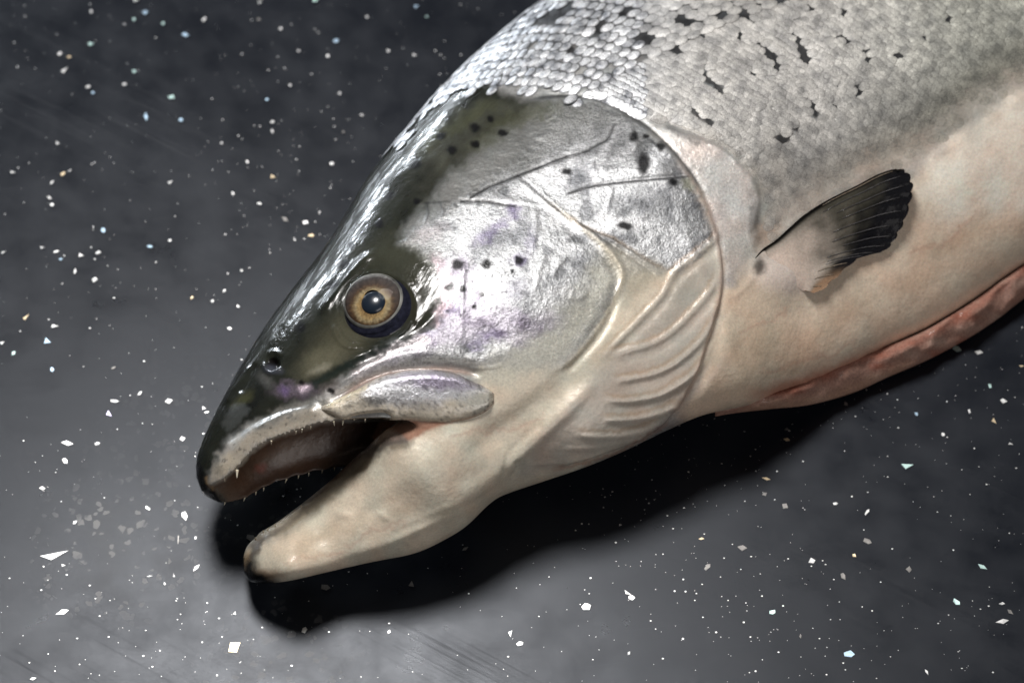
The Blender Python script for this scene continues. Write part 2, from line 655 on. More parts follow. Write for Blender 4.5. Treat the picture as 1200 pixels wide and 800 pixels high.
# uneven soft flesh everywhere
disp += front * MM * (0.35 * vnoise(co, 0.018, 31, 2) + 0.10 * vnoise(co, 0.005, 41, 2) * (1 - 0.75 * smooth(720, 860, P[:, 0] - 0.4 * (P[:, 1] - 100)) * (P[:, 1] < 320)))
chk = smooth(30, -10, np.hypot((P[:, 0] - 640) / 5.0, (P[:, 1] - 300) / 4.0))
disp += chk * front * MM * 0.12 * vnoise(co, 0.0022, 51, 3)
co = co + nrm * (disp * front)[:, None]
co = lap_smooth(co, 1, np.full(NV, 0.35))
P = project(co)
nrm = normals(co)


class Paint:
    def __init__(self, n, P):
        self.P = P
        self.wob = np.stack([vnoise(P, 16, 3), vnoise(P, 16, 4)], -1)
        self.wob2 = np.stack([vnoise(P, 5, 13, 2), vnoise(P, 5, 14, 2)], -1)
        self.col = np.zeros((n, 3))
        self.metal = np.zeros(n)
        self.rough = np.full(n, 0.4)
        self.spec = np.full(n, 0.5)
        self.crink = np.zeros(n)
        self.coat = np.full(n, 0.5)

    def near(self, pts, r):
        pts = np.asarray(pts, float)
        a, b = pts.min(0) - r, pts.max(0) + r
        return np.nonzero((self.P[:, 0] > a[0]) & (self.P[:, 0] < b[0]) & (self.P[:, 1] > a[1]) & (self.P[:, 1] < b[1]))[0]

    def put(self, i, m, col=None, metal=None, rough=None, crink=None, coat=None, spec=None):
        if col is not None:
            self.col[i] += m[:, None] * (np.asarray(col) - self.col[i])
        for nm, v in (('metal', metal), ('rough', rough), ('crink', crink), ('coat', coat), ('spec', spec)):
            if v is not None:
                a = getattr(self, nm)
                a[i] += m * (v - a[i])

    def poly(self, pts, feather, wob=0.0, amt=1.0, wob2=0.0, **k):
        pts = np.asarray(pts, float)
        i = self.near(pts, feather * 2 + wob + wob2)
        q = self.P[i] + wob * self.wob[i] + wob2 * self.wob2[i]
        d, _, _ = dist_poly(q, np.vstack([pts, pts[:1]]))
        ins = inside_poly(q, pts)
        sd = np.where(ins, d, -d)
        self.put(i, smooth(-feather, feather, sd) * amt, **k)

    def blob(self, c, rx, ry, ang=0, soft=0.35, amt=1.0, wob=0.0, wob2=0.0, **k):
        r = max(rx, ry) * (1 + soft) + wob + wob2 + 2
        i = self.near([c], r)
        q = self.P[i] - np.asarray(c) + wob * self.wob[i] + wob2 * self.wob2[i]
        a = R(ang)
        x = (q[:, 0] * math.cos(a) + q[:, 1] * math.sin(a)) / rx
        y = (-q[:, 0] * math.sin(a) + q[:, 1] * math.cos(a)) / ry
        d = np.hypot(x, y)
        self.put(i, (1 - smooth(1 - soft, 1 + soft, d)) * amt, **k)

    def stroke(self, pts, wd, amt=1.0, wob=0.0, wob2=0.0, per=5, taper=True, **k):
        pl = spline(pts, per) if len(pts) > 2 else np.asarray(pts, float)
        i = self.near(pl, wd * 3 + wob + wob2)
        q = self.P[i] + wob * self.wob[i] + wob2 * self.wob2[i]
        d, _, t = dist_poly(q, pl)
        m = np.exp(-(d / wd) ** 2)
        if taper:
            m = m * smooth(0, 0.12, t) * smooth(1, 0.88, t)
        self.put(i, m * amt, **k)


pt = Paint(NV, P)
WH = np.array([1.0, 1.0, 1.0])
CREAM = (0.71, 0.635, 0.51)
# trunk skin under the scales: dark on the back, silver on the side
n1 = vnoise(P, 40, 60, 3)
pt.col[:] = (0.42, 0.42, 0.41)
pt.metal[:] = 0.3
pt.rough[:] = 0.36
pt.crink[:] = 0.35
back = smooth(60, -10, P[:, 1] - (P[:, 0] - 560) * 0.25 + 25 * n1)
pt.put(np.arange(NV), back, col=(0.055, 0.058, 0.062), metal=0.2)
dv, _, _ = dist_poly(P, spline([(229, 570), (232, 535), (250, 490), (275, 440), (300, 400), (330, 355), (365, 310), (395, 270), (420, 225), (450, 180), (480, 150), (510, 110), (545, 80), (580, 45), (620, 12), (690, -35), (790, -85), (900, -125), (1150, -178)], 3))
# belly wall
pt.poly([(838, 330), (880, 310), (905, 330), (950, 335), (1000, 290), (1050, 230), (1078, 200), (1092, 184), (1130, 152), (1200, 106), (1320, 34), (1700, -150), (1900, 60), (1500, 300), (1200, 420), (860, 560), (780, 560), (800, 480)], 15,
        wob=10, wob2=3, col=(0.78, 0.635, 0.495), metal=0.0, rough=0.40, crink=0.24, coat=0.2)
pt.poly([(1080, 200), (1130, 155), (1200, 108), (1320, 36), (1400, 120), (1200, 250), (1120, 260), (1085, 235)], 22, wob=14, col=(0.92, 0.82, 0.70), metal=0.0)
pt.stroke([(900, 290), (950, 236), (1000, 206), (1045, 184), (1086, 164), (1150, 116), (1210, 76), (1300, 30)], 26, 0.8, wob=10, wob2=5, taper=False, col=(0.66, 0.60, 0.53), metal=0.0)  # skin lightened to offset the shade cast by the overlapping scales above it
pt.blob((1040, 176), 60, 22, -18, 0.8, 0.55, wob=10, wob2=4, col=(0.40, 0.31, 0.24), metal=0.1)
pt.blob((940, 215), 70, 30, -20, 0.8, 0.45, wob=14, wob2=6, col=(0.33, 0.27, 0.22), metal=0.25)
pt.blob((880, 230), 22, 60, -10, 0.8, 0.35, wob=8, wob2=4, col=(0.33, 0.36, 0.30), metal=0.2)
for (x, y) in ((960, 390), (1000, 360), (1070, 330), (930, 420), (1100, 290), (900, 400), (1140, 270)):
    pt.blob((x, y), 26, 12, -25, 0.9, 0.3, wob=10, wob2=4, col=(0.50, 0.30, 0.18))
pt.blob((870, 420), 40, 60, 20, 0.9, 0.55, wob=8, wob2=3, col=(0.45, 0.38, 0.28))
pt.stroke([(860, 472), (950, 446), (1000, 425), (1080, 395), (1140, 360), (1200, 316), (1300, 255)], 9, 0.75, wob=3, wob2=2, col=(0.42, 0.15, 0.09), metal=0, rough=0.3)
# shoulder skin behind the gill cover
pt.poly([(765, 150), (800, 152), (850, 176), (880, 205), (890, 235), (884, 285), (860, 330), (842, 340), (830, 260), (800, 190)], 7, wob=5, wob2=3,
        col=(0.74, 0.69, 0.65), metal=0.3, rough=0.40, crink=0.55, coat=0.2)
m_ = smooth(0.0, 0.5, vnoise(P, 18, 171, 4)) * inside_poly(P, [(765, 150), (800, 152), (850, 176), (880, 205), (890, 235), (884, 285), (860, 330), (842, 340), (830, 260), (800, 190)])
pt.put(np.arange(NV), m_ * 0.4, col=(0.42, 0.39, 0.38))
pt.blob((884, 262), 6, 34, -4, 0.6, 0.6, wob=4, wob2=3, col=(0.10, 0.10, 0.10))
pt.stroke([(778, 148), (800, 158), (822, 172)], 4, 0.6, wob2=2, col=(0.05, 0.05, 0.055))
pt.blob((900, 275), 14, 24, 20, 0.8, 0.5, wob2=3, col=(0.45, 0.24, 0.14))
pt.blob((868, 300), 20, 34, 0, 0.8, 0.35, wob2=4, col=(0.38, 0.36, 0.30))
# jaw, throat and gill membranes
pt.poly([(470, 500), (540, 470), (566, 430), (610, 430), (660, 428), (690, 398), (722, 340), (735, 318), (790, 315), (838, 280), (846, 310), (845, 345), (836, 390), (818, 432), (796, 474), (740, 520), (690, 545), (560, 640), (330, 720), (260, 690), (270, 620), (440, 510)], 9,
        wob=5, wob2=2, col=CREAM, metal=0.04, rough=0.42, crink=0.2, coat=0.10, spec=0.32)
pt.poly([(700, 440), (730, 400), (790, 322), (838, 285), (846, 320), (836, 390), (818, 432), (796, 474), (740, 520), (640, 552), (600, 560), (640, 500)], 12, wob=8, wob2=2,
        col=(0.56, 0.50, 0.43), metal=0.1, rough=0.36, crink=0.15)
pt.blob((805, 335), 26, 18, -45, 0.7, 0.5, wob2=3, col=(0.30, 0.31, 0.27))
pt.blob((742, 335), 26, 16, -45, 0.7, 0.5, wob2=3, col=(0.32, 0.33, 0.27))
pt.blob((790, 375), 36, 14, -45, 0.7, 0.4, wob2=3, col=(0.30, 0.29, 0.25))
# blotchy flesh: paler, pinker and yellower patches
ma = vnoise(P, 38, 201, 3)
mb_ = vnoise(P, 9, 205, 3)
mc = vnoise(P, 22, 209, 3)
pt.col *= np.clip(1 + 0.16 * ma + 0.10 * mb_, 0.6, 1.4)[:, None]
pt.col *= np.column_stack([1 + 0.05 * mc, 1 - 0.06 * mc, 1 - 0.10 * mc])
for l in ([(520, 520), (560, 505), (610, 500), (640, 480)], [(400, 640), (440, 622), (480, 612)], [(880, 440), (920, 425), (970, 415), (1010, 390)], [(860, 390), (900, 380), (930, 360)], [(1060, 300), (1100, 285), (1150, 250)], [(330, 660), (370, 650), (410, 646)]):
    pt.stroke(l, 2.5, 0.3, wob=8, wob2=4, col=(0.50, 0.27, 0.20))
# silver cheek and gill cover
CHEEK = [(470, 282), (500, 258), (540, 234), (560, 218), (590, 196), (625, 172), (645, 150), (650, 122), (700, 122), (735, 138), (791, 187), (828, 250), (838, 280),
         (790, 318), (735, 320), (722, 345), (690, 398), (662, 424), (610, 424), (560, 424), (520, 424), (470, 428), (420, 450), (402, 452), (430, 425), (470, 405), (506, 384), (522, 352), (512, 316), (490, 300)]
pt.poly(CHEEK, 8, wob=6, wob2=5, col=(0.58, 0.585, 0.595), metal=0.75, rough=0.42, crink=1.0, coat=0.4)
m_ = smooth(-0.15, 0.5, vnoise(P, 34, 71, 4)) * inside_poly(P, CHEEK)
pt.put(np.arange(NV), m_ * 0.7, col=(0.17, 0.175, 0.19), metal=0.6)
m_ = smooth(0.05, 0.5, vnoise(P, 14, 75, 4)) * inside_poly(P, CHEEK)
pt.put(np.arange(NV), m_ * 0.6, col=(0.06, 0.065, 0.075), metal=0.45, coat=0.15, spec=0.3)
m_ = smooth(0.1, 0.5, vnoise(P, 26, 78, 3)) * inside_poly(P, CHEEK)
pt.put(np.arange(NV), m_ * 0.6, col=(0.85, 0.85, 0.86), metal=0.85)
# lower cheek turns greenish cream
pt.poly([(560, 440), (600, 405), (640, 380), (680, 345), (700, 300), (735, 318), (722, 345), (690, 398), (660, 432), (600, 445)], 20, wob=10, wob2=4, amt=0.85, col=(0.62, 0.605, 0.52), metal=0.25, crink=0.5)
pt.poly([(700, 282), (752, 300), (790, 318), (735, 345), (722, 330)], 9, wob=4, amt=0.7, col=(0.46, 0.42, 0.33), metal=0.2, crink=0.3)
# upper gill cover is greyer
pt.poly([(600, 150), (650, 120), (700, 124), (735, 138), (765, 160), (740, 190), (690, 180), (640, 190), (600, 205)], 14, wob=10, wob2=5, amt=0.85, col=(0.10, 0.103, 0.10), metal=0.4, coat=0.3)
pt.poly([(610, 160), (650, 135), (700, 130), (735, 150), (745, 180), (700, 200), (650, 190)], 12, wob=16, wob2=8, amt=0.5, col=(0.42, 0.42, 0.43), metal=0.7)
pt.blob((640, 165), 30, 12, -25, 0.7, 0.5, wob=6, wob2=4, col=(0.6, 0.6, 0.61), metal=0.8)
pt.blob((765, 240), 40, 22, 20, 0.9, 0.5, wob=12, wob2=6, col=(0.12, 0.125, 0.135))
pt.blob((715, 240), 22, 12, -10, 0.9, 0.5, wob=8, wob2=5, col=(0.12, 0.125, 0.135))
pt.blob((800, 210), 14, 20, 20, 0.9, 0.4, wob2=5, col=(0.11, 0.11, 0.115))
pt.stroke([(596, 113), (625, 107), (650, 106), (685, 112), (715, 122), (742, 132)], 4.5, 0.7, wob2=3, col=(0.50, 0.50, 0.49), metal=0.3)
for c, rx, ry, a in (((705, 150), 9, 16, 10), ((724, 168), 6, 14, 30), ((690, 180), 14, 6, -20), ((748, 176), 6, 10, 30), ((670, 160), 10, 5, -30), ((715, 195), 12, 5, 0), ((780, 200), 8, 12, 30)):
    pt.blob(c, rx, ry, a, 0.8, 0.6, wob=5, wob2=5, col=(0.05, 0.052, 0.055), metal=0.35, coat=0.15)
# purple sheen
PUR = (0.30, 0.22, 0.42)
pt.poly([(470, 400), (506, 384), (524, 350), (516, 310), (545, 300), (560, 340), (610, 370), (640, 375), (610, 400), (550, 400), (500, 412), (440, 440), (420, 440)], 14, wob=10, wob2=7, amt=0.35, col=(0.40, 0.30, 0.46), metal=0.65)
for c, rx, ry, a, k in (((572, 274), 18, 6, -35, .7), ((603, 248), 8, 8, 0, .9), ((586, 262), 10, 5, -20, .5), ((608, 304), 8, 7, 0, .8), ((575, 392), 16, 6, -10, .6), ((560, 404), 10, 5, 0, .6),
                        ((530, 362), 12, 6, 0, .6), ((622, 285), 6, 16, 10, .35), ((500, 392), 12, 5, -20, .5), ((640, 380), 24, 8, -15, .3), ((598, 340), 20, 10, -20, .25)):
    pt.blob(c, rx, ry, a, 0.8, k * 0.75, wob=3, wob2=5, col=(0.10, 0.055, 0.20), metal=0.4, spec=0.25, coat=0.15)
pt.poly([(505, 300), (514, 300), (524, 330), (526, 355), (512, 380), (505, 376), (517, 350), (512, 318)], 6, wob=3, wob2=7, amt=0.75, col=(0.62, 0.46, 0.50), metal=0.5)
pt.blob((500, 275), 20, 9, -20, 0.8, 0.5, wob2=6, col=(0.55, 0.47, 0.49), metal=0.5)
# dark head, snout and brow
DARK = [(200, 600), (236, 590), (243, 562), (252, 540), (270, 514), (296, 496), (330, 482), (362, 470), (385, 458), (410, 438), (440, 414), (470, 400), (500, 384), (518, 356), (512, 318), (496, 296), (468, 284),
        (478, 262), (496, 242), (510, 226), (526, 205), (545, 186), (566, 166), (592, 148), (618, 132), (630, 122), (604, 113), (560, 92), (520, 96), (490, 100), (440, 150), (200, 450)]
pt.poly([(470, 290), (500, 262), (540, 244), (575, 222), (620, 196), (660, 172), (700, 150), (735, 138), (700, 118), (650, 110), (600, 114), (540, 150), (480, 220)], 20, wob=10, wob2=6, amt=0.8, col=(0.14, 0.142, 0.135), metal=0.35, coat=0.25)
pt.poly(DARK, 9, wob=6, wob2=4, col=(0.020, 0.022, 0.017), metal=0.0, rough=0.30, crink=0.2, coat=0.75, spec=0.04)
pt.poly([(520, 215), (560, 180), (600, 150), (640, 128), (600, 116), (540, 140), (500, 180), (486, 220), (490, 240)], 22, wob=12, wob2=5, amt=0.7, col=(0.065, 0.066, 0.052), metal=0.1)
dk = inside_poly(P, DARK)
pt.col[dk] *= np.clip(1 + 0.55 * vnoise(P[dk], 14, 221, 4), 0.4, 1.8)[:, None]
pt.blob((470, 300), 45, 26, -10, 0.8, 0.7, wob=8, wob2=3, col=(0.058, 0.060, 0.042))
pt.blob((490, 345), 20, 34, 10, 0.7, 0.7, wob=4, wob2=2, col=(0.040, 0.038, 0.024))
pt.blob((400, 400), 46, 24, -38, 0.8, 0.75, wob=6, wob2=2, col=(0.085, 0.080, 0.052))
pt.blob((375, 425), 26, 14, -30, 0.8, 0.6, wob=6, wob2=3, col=(0.15, 0.14, 0.095))
pt.blob((374, 431), 12, 4, -25, 0.9, 0.4, wob=4, wob2=2, col=(0.40, 0.38, 0.30))
pt.stroke([(348, 462), (380, 442), (415, 425), (450, 408), (485, 390)], 6, 0.85, wob2=2, col=(0.014, 0.022, 0.020))
pt.stroke([(408, 444), (440, 424), (475, 406), (510, 394)], 6, 0.9, wob=3, wob2=5, col=(0.58, 0.53, 0.54), metal=0.7, crink=0.9, rough=0.32)
pt.stroke([(398, 462), (420, 448), (450, 434), (500, 424), (545, 424), (575, 428)], 6, 0.7, wob2=3, col=(0.30, 0.285, 0.26), metal=0.2)
pt.stroke([(470, 416), (510, 412), (550, 418)], 7, 0.5, wob=4, wob2=6, col=(0.13, 0.13, 0.13))
pt.stroke([(395, 470), (430, 446), (470, 436), (520, 432), (565, 440)], 4, 0.7, wob2=1, col=(0.33, 0.20, 0.15), metal=0.0)
pt.blob((288, 470), 28, 16, -55, 0.7, 0.7, wob=5, wob2=3, col=(0.010, 0.011, 0.011))
pt.poly([(260, 500), (268, 478), (284, 470), (290, 482), (280, 498), (268, 504)], 3, wob=6, wob2=4, amt=0.6, col=(0.075, 0.08, 0.078), rough=0.3, spec=0.5)
pt.blob((283, 466), 12, 6, -40, 0.9, 0.5, wob=5, wob2=4, col=(0.10, 0.10, 0.045))
pt.blob((311, 445), 9, 6, 30, 0.9, 0.45, wob=4, wob2=4, col=(0.16, 0.16, 0.155))
pt.blob((343, 458), 20, 8, 0, 0.9, 0.6, wob=6, wob2=6, col=(0.22, 0.175, 0.225), metal=0.5, crink=0.8)
pt.blob((356, 454), 7, 5, 0, 0.8, 0.6, wob2=3, col=(0.62, 0.50, 0.58), metal=0.6)
pt.blob((333, 457), 5, 5, 0, 0.8, 0.6, wob2=3, col=(0.24, 0.16, 0.36), metal=0.5)
pt.blob((390, 455), 16, 7, -30, 0.8, 0.4, wob2=5, col=(0.30, 0.26, 0.25), metal=0.4)
for c, rx, ry in (((525, 150), 26, 8), ((560, 132), 24, 8), ((600, 142), 26, 8), ((500, 170), 16, 8), ((575, 165), 22, 7), ((640, 130), 24, 6)):
    pt.blob(c, rx, ry, -20, 0.9, 0.55, wob=8, wob2=5, col=(0.075, 0.078, 0.045))
# white lip pad and snout tip
LIPPAD = [(247, 569), (250, 552), (262, 532), (282, 514), (310, 496), (345, 482), (380, 474), (402, 476), (404, 492), (376, 497), (350, 505), (331, 511), (314, 518), (301, 526), (290, 536), (277, 550), (262, 562)]
pt.poly(LIPPAD, 9, wob=5, wob2=6, amt=0.85, col=(0.40, 0.345, 0.27), metal=0.0, rough=0.4, crink=0.15, coat=0.4, spec=0.4)
pt.blob((262, 545), 12, 9, -50, 0.9, 0.6, wob=4, wob2=4, col=(0.58, 0.51, 0.40))
pt.stroke([(292, 508), (312, 494), (340, 482), (372, 474), (395, 474)], 7, 0.75, wob2=5, col=(0.14, 0.13, 0.11))
pt.stroke([(301, 527), (331, 512), (376, 498), (410, 494)], 2.6, 0.7, wob2=2, col=(0.16, 0.10, 0.07))
# palate
pt.poly([(247, 571), (262, 563), (277, 551), (290, 537), (301, 527), (314, 519), (331, 512), (350, 506), (376, 498), (402, 494.5), (448, 493.5), (444, 520), (430, 550), (372, 570), (321, 570), (285, 590), (262, 592), (246, 590)], 2.5, wob2=1.5,
        col=(0.075, 0.042, 0.028), metal=0.0, rough=0.35, crink=0.3, coat=0.12)
pt.blob((306, 548), 7, 5, -20, 0.8, 0.45, wob2=2, col=(0.3, 0.03, 0.015))
pt.blob((345, 530), 40, 14, -15, 0.8, 0.4, wob=8, wob2=5, col=(0.20, 0.13, 0.09))
for c, rx, ry in (((285, 565), 14, 7), ((330, 548), 22, 6), ((310, 530), 14, 5), ((370, 540), 26, 6), ((400, 515), 20, 8)):
    pt.blob(c, rx, ry, -20, 0.9, 0.6, wob=5, wob2=5, col=(0.10, 0.05, 0.03))
pt.poly([(222, 600), (226, 545), (234, 540), (241, 556), (246, 570), (262, 580), (268, 595)], 4, wob2=2, col=(0.010, 0.010, 0.010), rough=0.25, coat=0.8, metal=0)
pt.stroke([(240, 556), (244, 568), (252, 574)], 2.0, 0.5, wob2=2, col=(0.4, 0.28, 0.16))
# mouth corner flesh
pt.poly([(446, 493), (500, 492), (530, 494), (500, 505), (482, 516), (470, 518), (440, 520), (436, 512)], 3, wob2=1, col=(0.42, 0.235, 0.165), metal=0, rough=0.25, coat=0.8)
pt.poly([(436, 520), (450, 502), (470, 508), (478, 517), (466, 520)], 2.5, wob2=1, amt=0.6, col=(0.40, 0.35, 0.31), metal=0.1, rough=0.2)
# lower jaw rim and tip
pt.stroke([(297, 640), (311, 630), (330, 618), (358, 599), (386, 576), (410, 554), (432, 533), (454, 521), (475, 517)], 7, 0.85, wob=1.5, wob2=3, per=8, taper=False, col=(0.085, 0.075, 0.068), rough=0.3)
pt.stroke([(318, 634), (345, 614), (380, 586), (412, 556), (445, 530)], 8, 0.45, wob2=4, col=(0.30, 0.25, 0.17))
pt.stroke([(455, 525), (478, 521), (486, 514)], 3, 0.5, wob2=2, col=(0.2, 0.17, 0.12))
pt.stroke([(288, 658), (287, 668), (291, 676), (300, 682), (316, 684)], 10, 1.0, wob2=2, taper=False, col=(0.006, 0.006, 0.006), rough=0.25, coat=0.8, spec=0.2)
pt.blob((289, 655), 5, 12, 10, 0.6, 0.75, wob2=2, col=(0.46, 0.33, 0.20))
pt.blob((300, 645), 4, 12, 35, 0.6, 0.8, wob2=2, col=(0.06, 0.05, 0.045))
pt.blob((312, 672), 18, 5, 8, 0.8, 0.6, wob2=3, col=(0.40, 0.26, 0.17))
pt.blob((360, 640), 50, 16, -25, 0.9, 0.35, wob=6, wob2=4, col=(0.50, 0.36, 0.24))
for c in ((378, 622), (420, 612), (350, 645), (470, 600), (520, 600)):
    pt.blob(c, 16, 7, -25, 0.9, 0.3, wob=4, wob2=3, col=(0.36, 0.29, 0.20))
# gill bone edges are warm, the seam behind them dark
for g in (GILL1, GILL2, GILL3, GILL4, GILL5, GILL6):
    pt.stroke(g, 3.0, 0.6, wob2=1.5, col=(0.74, 0.67, 0.58), metal=0.15, rough=0.30)
    pt.stroke([(x - 2, y - 6) for x, y in g], 2.5, 0.4, wob2=2, col=(0.42, 0.27, 0.15))
pt.stroke(OPERC[6:17], 3.0, 0.45, wob2=2, col=(0.60, 0.40, 0.31), metal=0.05)
pt.stroke([(x + 2.5, y - 2) for x, y in OPERC[:9]], 2.2, 0.75, wob2=1, col=(0.035, 0.035, 0.035))
pt.stroke([(814, 216), (828, 246), (836, 276)], 5, 0.5, wob2=3, col=(0.48, 0.40, 0.32), metal=0.1)
pt.blob((806, 216), 9, 6, 40, 0.6, 0.6, wob2=3, col=(0.30, 0.30, 0.20), metal=0.1)
pt.stroke(PREOP[3:], 3.2, 0.55, wob2=2, col=(0.55, 0.48, 0.36), metal=0.15)
pt.stroke(OPLOW, 2.2, 0.6, wob2=1.5, col=(0.22, 0.16, 0.10))
pt.stroke([(640, 552), (690, 541), (740, 522), (790, 490)], 3, 0.5, wob2=3, col=(0.36, 0.17, 0.11))
# scored lines
for l, k in (([(551, 232), (574, 219), (607, 206)], .9), ([(607, 206), (645, 191), (664, 184)], 1.0), ([(664, 184), (686, 178)], .8), ([(686, 178), (700, 170), (712, 163), (720, 146)], .75),
             ([(540, 236), (570, 236), (592, 240), (604, 242)], .95), ([(665, 227), (690, 219), (712, 216), (750, 212), (806, 207)], .8), ([(607, 206), (630, 226), (656, 248)], .75),
             ([(575, 222), (588, 232), (604, 236)], .5), ([(500, 238), (502, 250), (499, 262)], .6), ([(515, 237), (520, 248), (518, 256)], .5), ([(498, 238), (528, 236)], .5),
             ([(545, 320), (544, 350)], .4), ([(628, 240), (628, 272)], .3), ([(640, 300), (630, 322)], .4)):
    pt.stroke(l, 1.6, k, wob2=0.6, taper=False, col=(0.012, 0.012, 0.014), metal=0.0, spec=0.1, coat=0.1)
pt.blob((916, 322), 36, 20, 15, 0.6, 0.8, wob2=3, col=(0.78, 0.66, 0.58), metal=0, coat=0.3)
pt.blob((890, 312), 7, 9, 0, 0.6, 0.8, wob2=2, col=(0.03, 0.025, 0.02))
# black spots
for x, y, rx, ry, a in ((487, 193, 7.5, 5.5, -35), (529, 176, 6, 5, -30), (517, 159, 6, 4.5, -20), (557, 150, 6, 4.5, 0), (589, 157, 7, 4.5, -10), (557, 169, 5, 4, 0), (664, 201, 6, 4.5, 0), (575, 140, 5, 4, 0),
                        (754, 192, 8, 13, 0), (732, 265, 9, 5, 10), (757, 160, 4, 3, 0), (456, 229, 6, 4, -50), (444, 262, 5, 5, 0), (404, 309, 7, 5, -30), (389, 333, 8, 6, -35), (411, 287, 4, 4, 0), (489, 236, 5, 4, 0),
                        (536, 310, 6.5, 6.5, 0), (570, 309, 5.5, 6, 0), (527, 336, 6, 4, -30), (542, 338, 4, 4, 0), (608, 305, 5, 5, 0), (352, 384, 5, 7, 20), (354, 448, 4, 3, 0), (388, 458, 4, 3, 0), (565, 345, 3, 3, 0),
                        (789, 214, 7, 4, 0), (600, 318, 2.5, 2.5, 0), (556, 360, 3, 3, 0), (775, 172, 6, 5, 40), (742, 160, 5, 6, 0)):
    pt.blob((x, y), rx, ry, a, 0.45, 0.95, wob2=2.2, col=(0.006, 0.006, 0.007), metal=0.0, spec=0.05, coat=0.12, rough=0.3)
pt.stroke([(292, 662), (293, 669), (298, 675), (308, 678)], 10, 1.0, wob2=2, taper=False, col=(0.006, 0.006, 0.006), rough=0.25, coat=0.7, spec=0.2)
# freckles of pigment
fr = smooth(0.42, 0.6, vnoise(P, 3.2, 91, 2))
frm = smooth(90, 20, np.hypot((P[:, 0] - 560) * 0.7, P[:, 1] - 340)) * (P[:, 0] > 500)
pt.put(np.arange(NV), fr * frm * 0.7, col=(0.03, 0.03, 0.035), metal=0.2, coat=0.1, spec=0.2)
frl = np.zeros(NV)
d_, _, _ = dist_poly(P, spline([(262, 545), (300, 508), (350, 490), (400, 480)], 3))
frl += np.exp(-(d_ / 14) ** 2)
d_, _, _ = dist_poly(P, spline([(470, 418), (520, 415), (560, 422)], 3))
frl += np.exp(-(d_ / 12) ** 2)
pt.put(np.arange(NV), smooth(0.35, 0.5, vnoise(P, 2.8, 95, 2)) * frl * 0.6, col=(0.06, 0.055, 0.05))
# nostril
pt.blob((320, 425), 6, 7, 20, 0.25, 1.0, col=(0.004, 0.003, 0.003), rough=0.6, coat=0)
pt.blob((320, 433), 11, 5, 10, 0.6, 0.4, wob2=1, col=(0.12, 0.13, 0.17))
# dark marks where scales are missing
MARKS = [(900, 62, 20, 5, 48), (938, 54, 16, 4, 62), (910, 78, 7, 4, 40), (943, 68, 8, 4, 55), (992, 48, 8, 4, 40), (1017, 66, 9, 4, 50), (830, 92, 14, 5, 40), (842, 104, 8, 4, 45), (816, 132, 11, 5, 50), (832, 144, 9, 4, 50),
         (880, 88, 7, 4, 50), (955, 128, 5, 10, -10), (916, 163, 9, 6, 10), (926, 158, 4, 6, 0), (1007, 106, 7, 5, 30), (980, 126, 6, 4, 20), (1053, 64, 6, 5, 30), (806, 28, 9, 4, 20), (950, 8, 8, 4, 40), (934, 151, 6, 3, 40),
         (852, 136, 4, 3, 0), (876, 22, 8, 4, 30), (1110, 20, 8, 6, 30), (990, 15, 6, 4, 40), (868, 44, 8, 3, 40), (795, 60, 8, 4, 30), (1085, 45, 6, 4, 30), (760, 48, 7, 4, 20), (735, 20, 8, 4, 10), (650, 22, 20, 6, -10), (700, 36, 14, 4, 10), (670, 60, 6, 4, 0)]
for x, y, rx, ry, a in MARKS:
    pt.blob((x, y), rx * 1.15, ry * 1.15, a, 0.4, 0.95, wob2=2.5, col=(0.018, 0.018, 0.02), metal=0.1)
point_attr(body_me, 'albedo', np.clip(pt.col, 0.002, 0.95), 'FLOAT_COLOR')
for nm in ('metal', 'rough', 'crink', 'coat', 'spec'):
    point_attr(body_me, nm, getattr(pt, nm))
body_me.polygons.foreach_set('use_smooth', np.ones(len(body_me.polygons), bool))


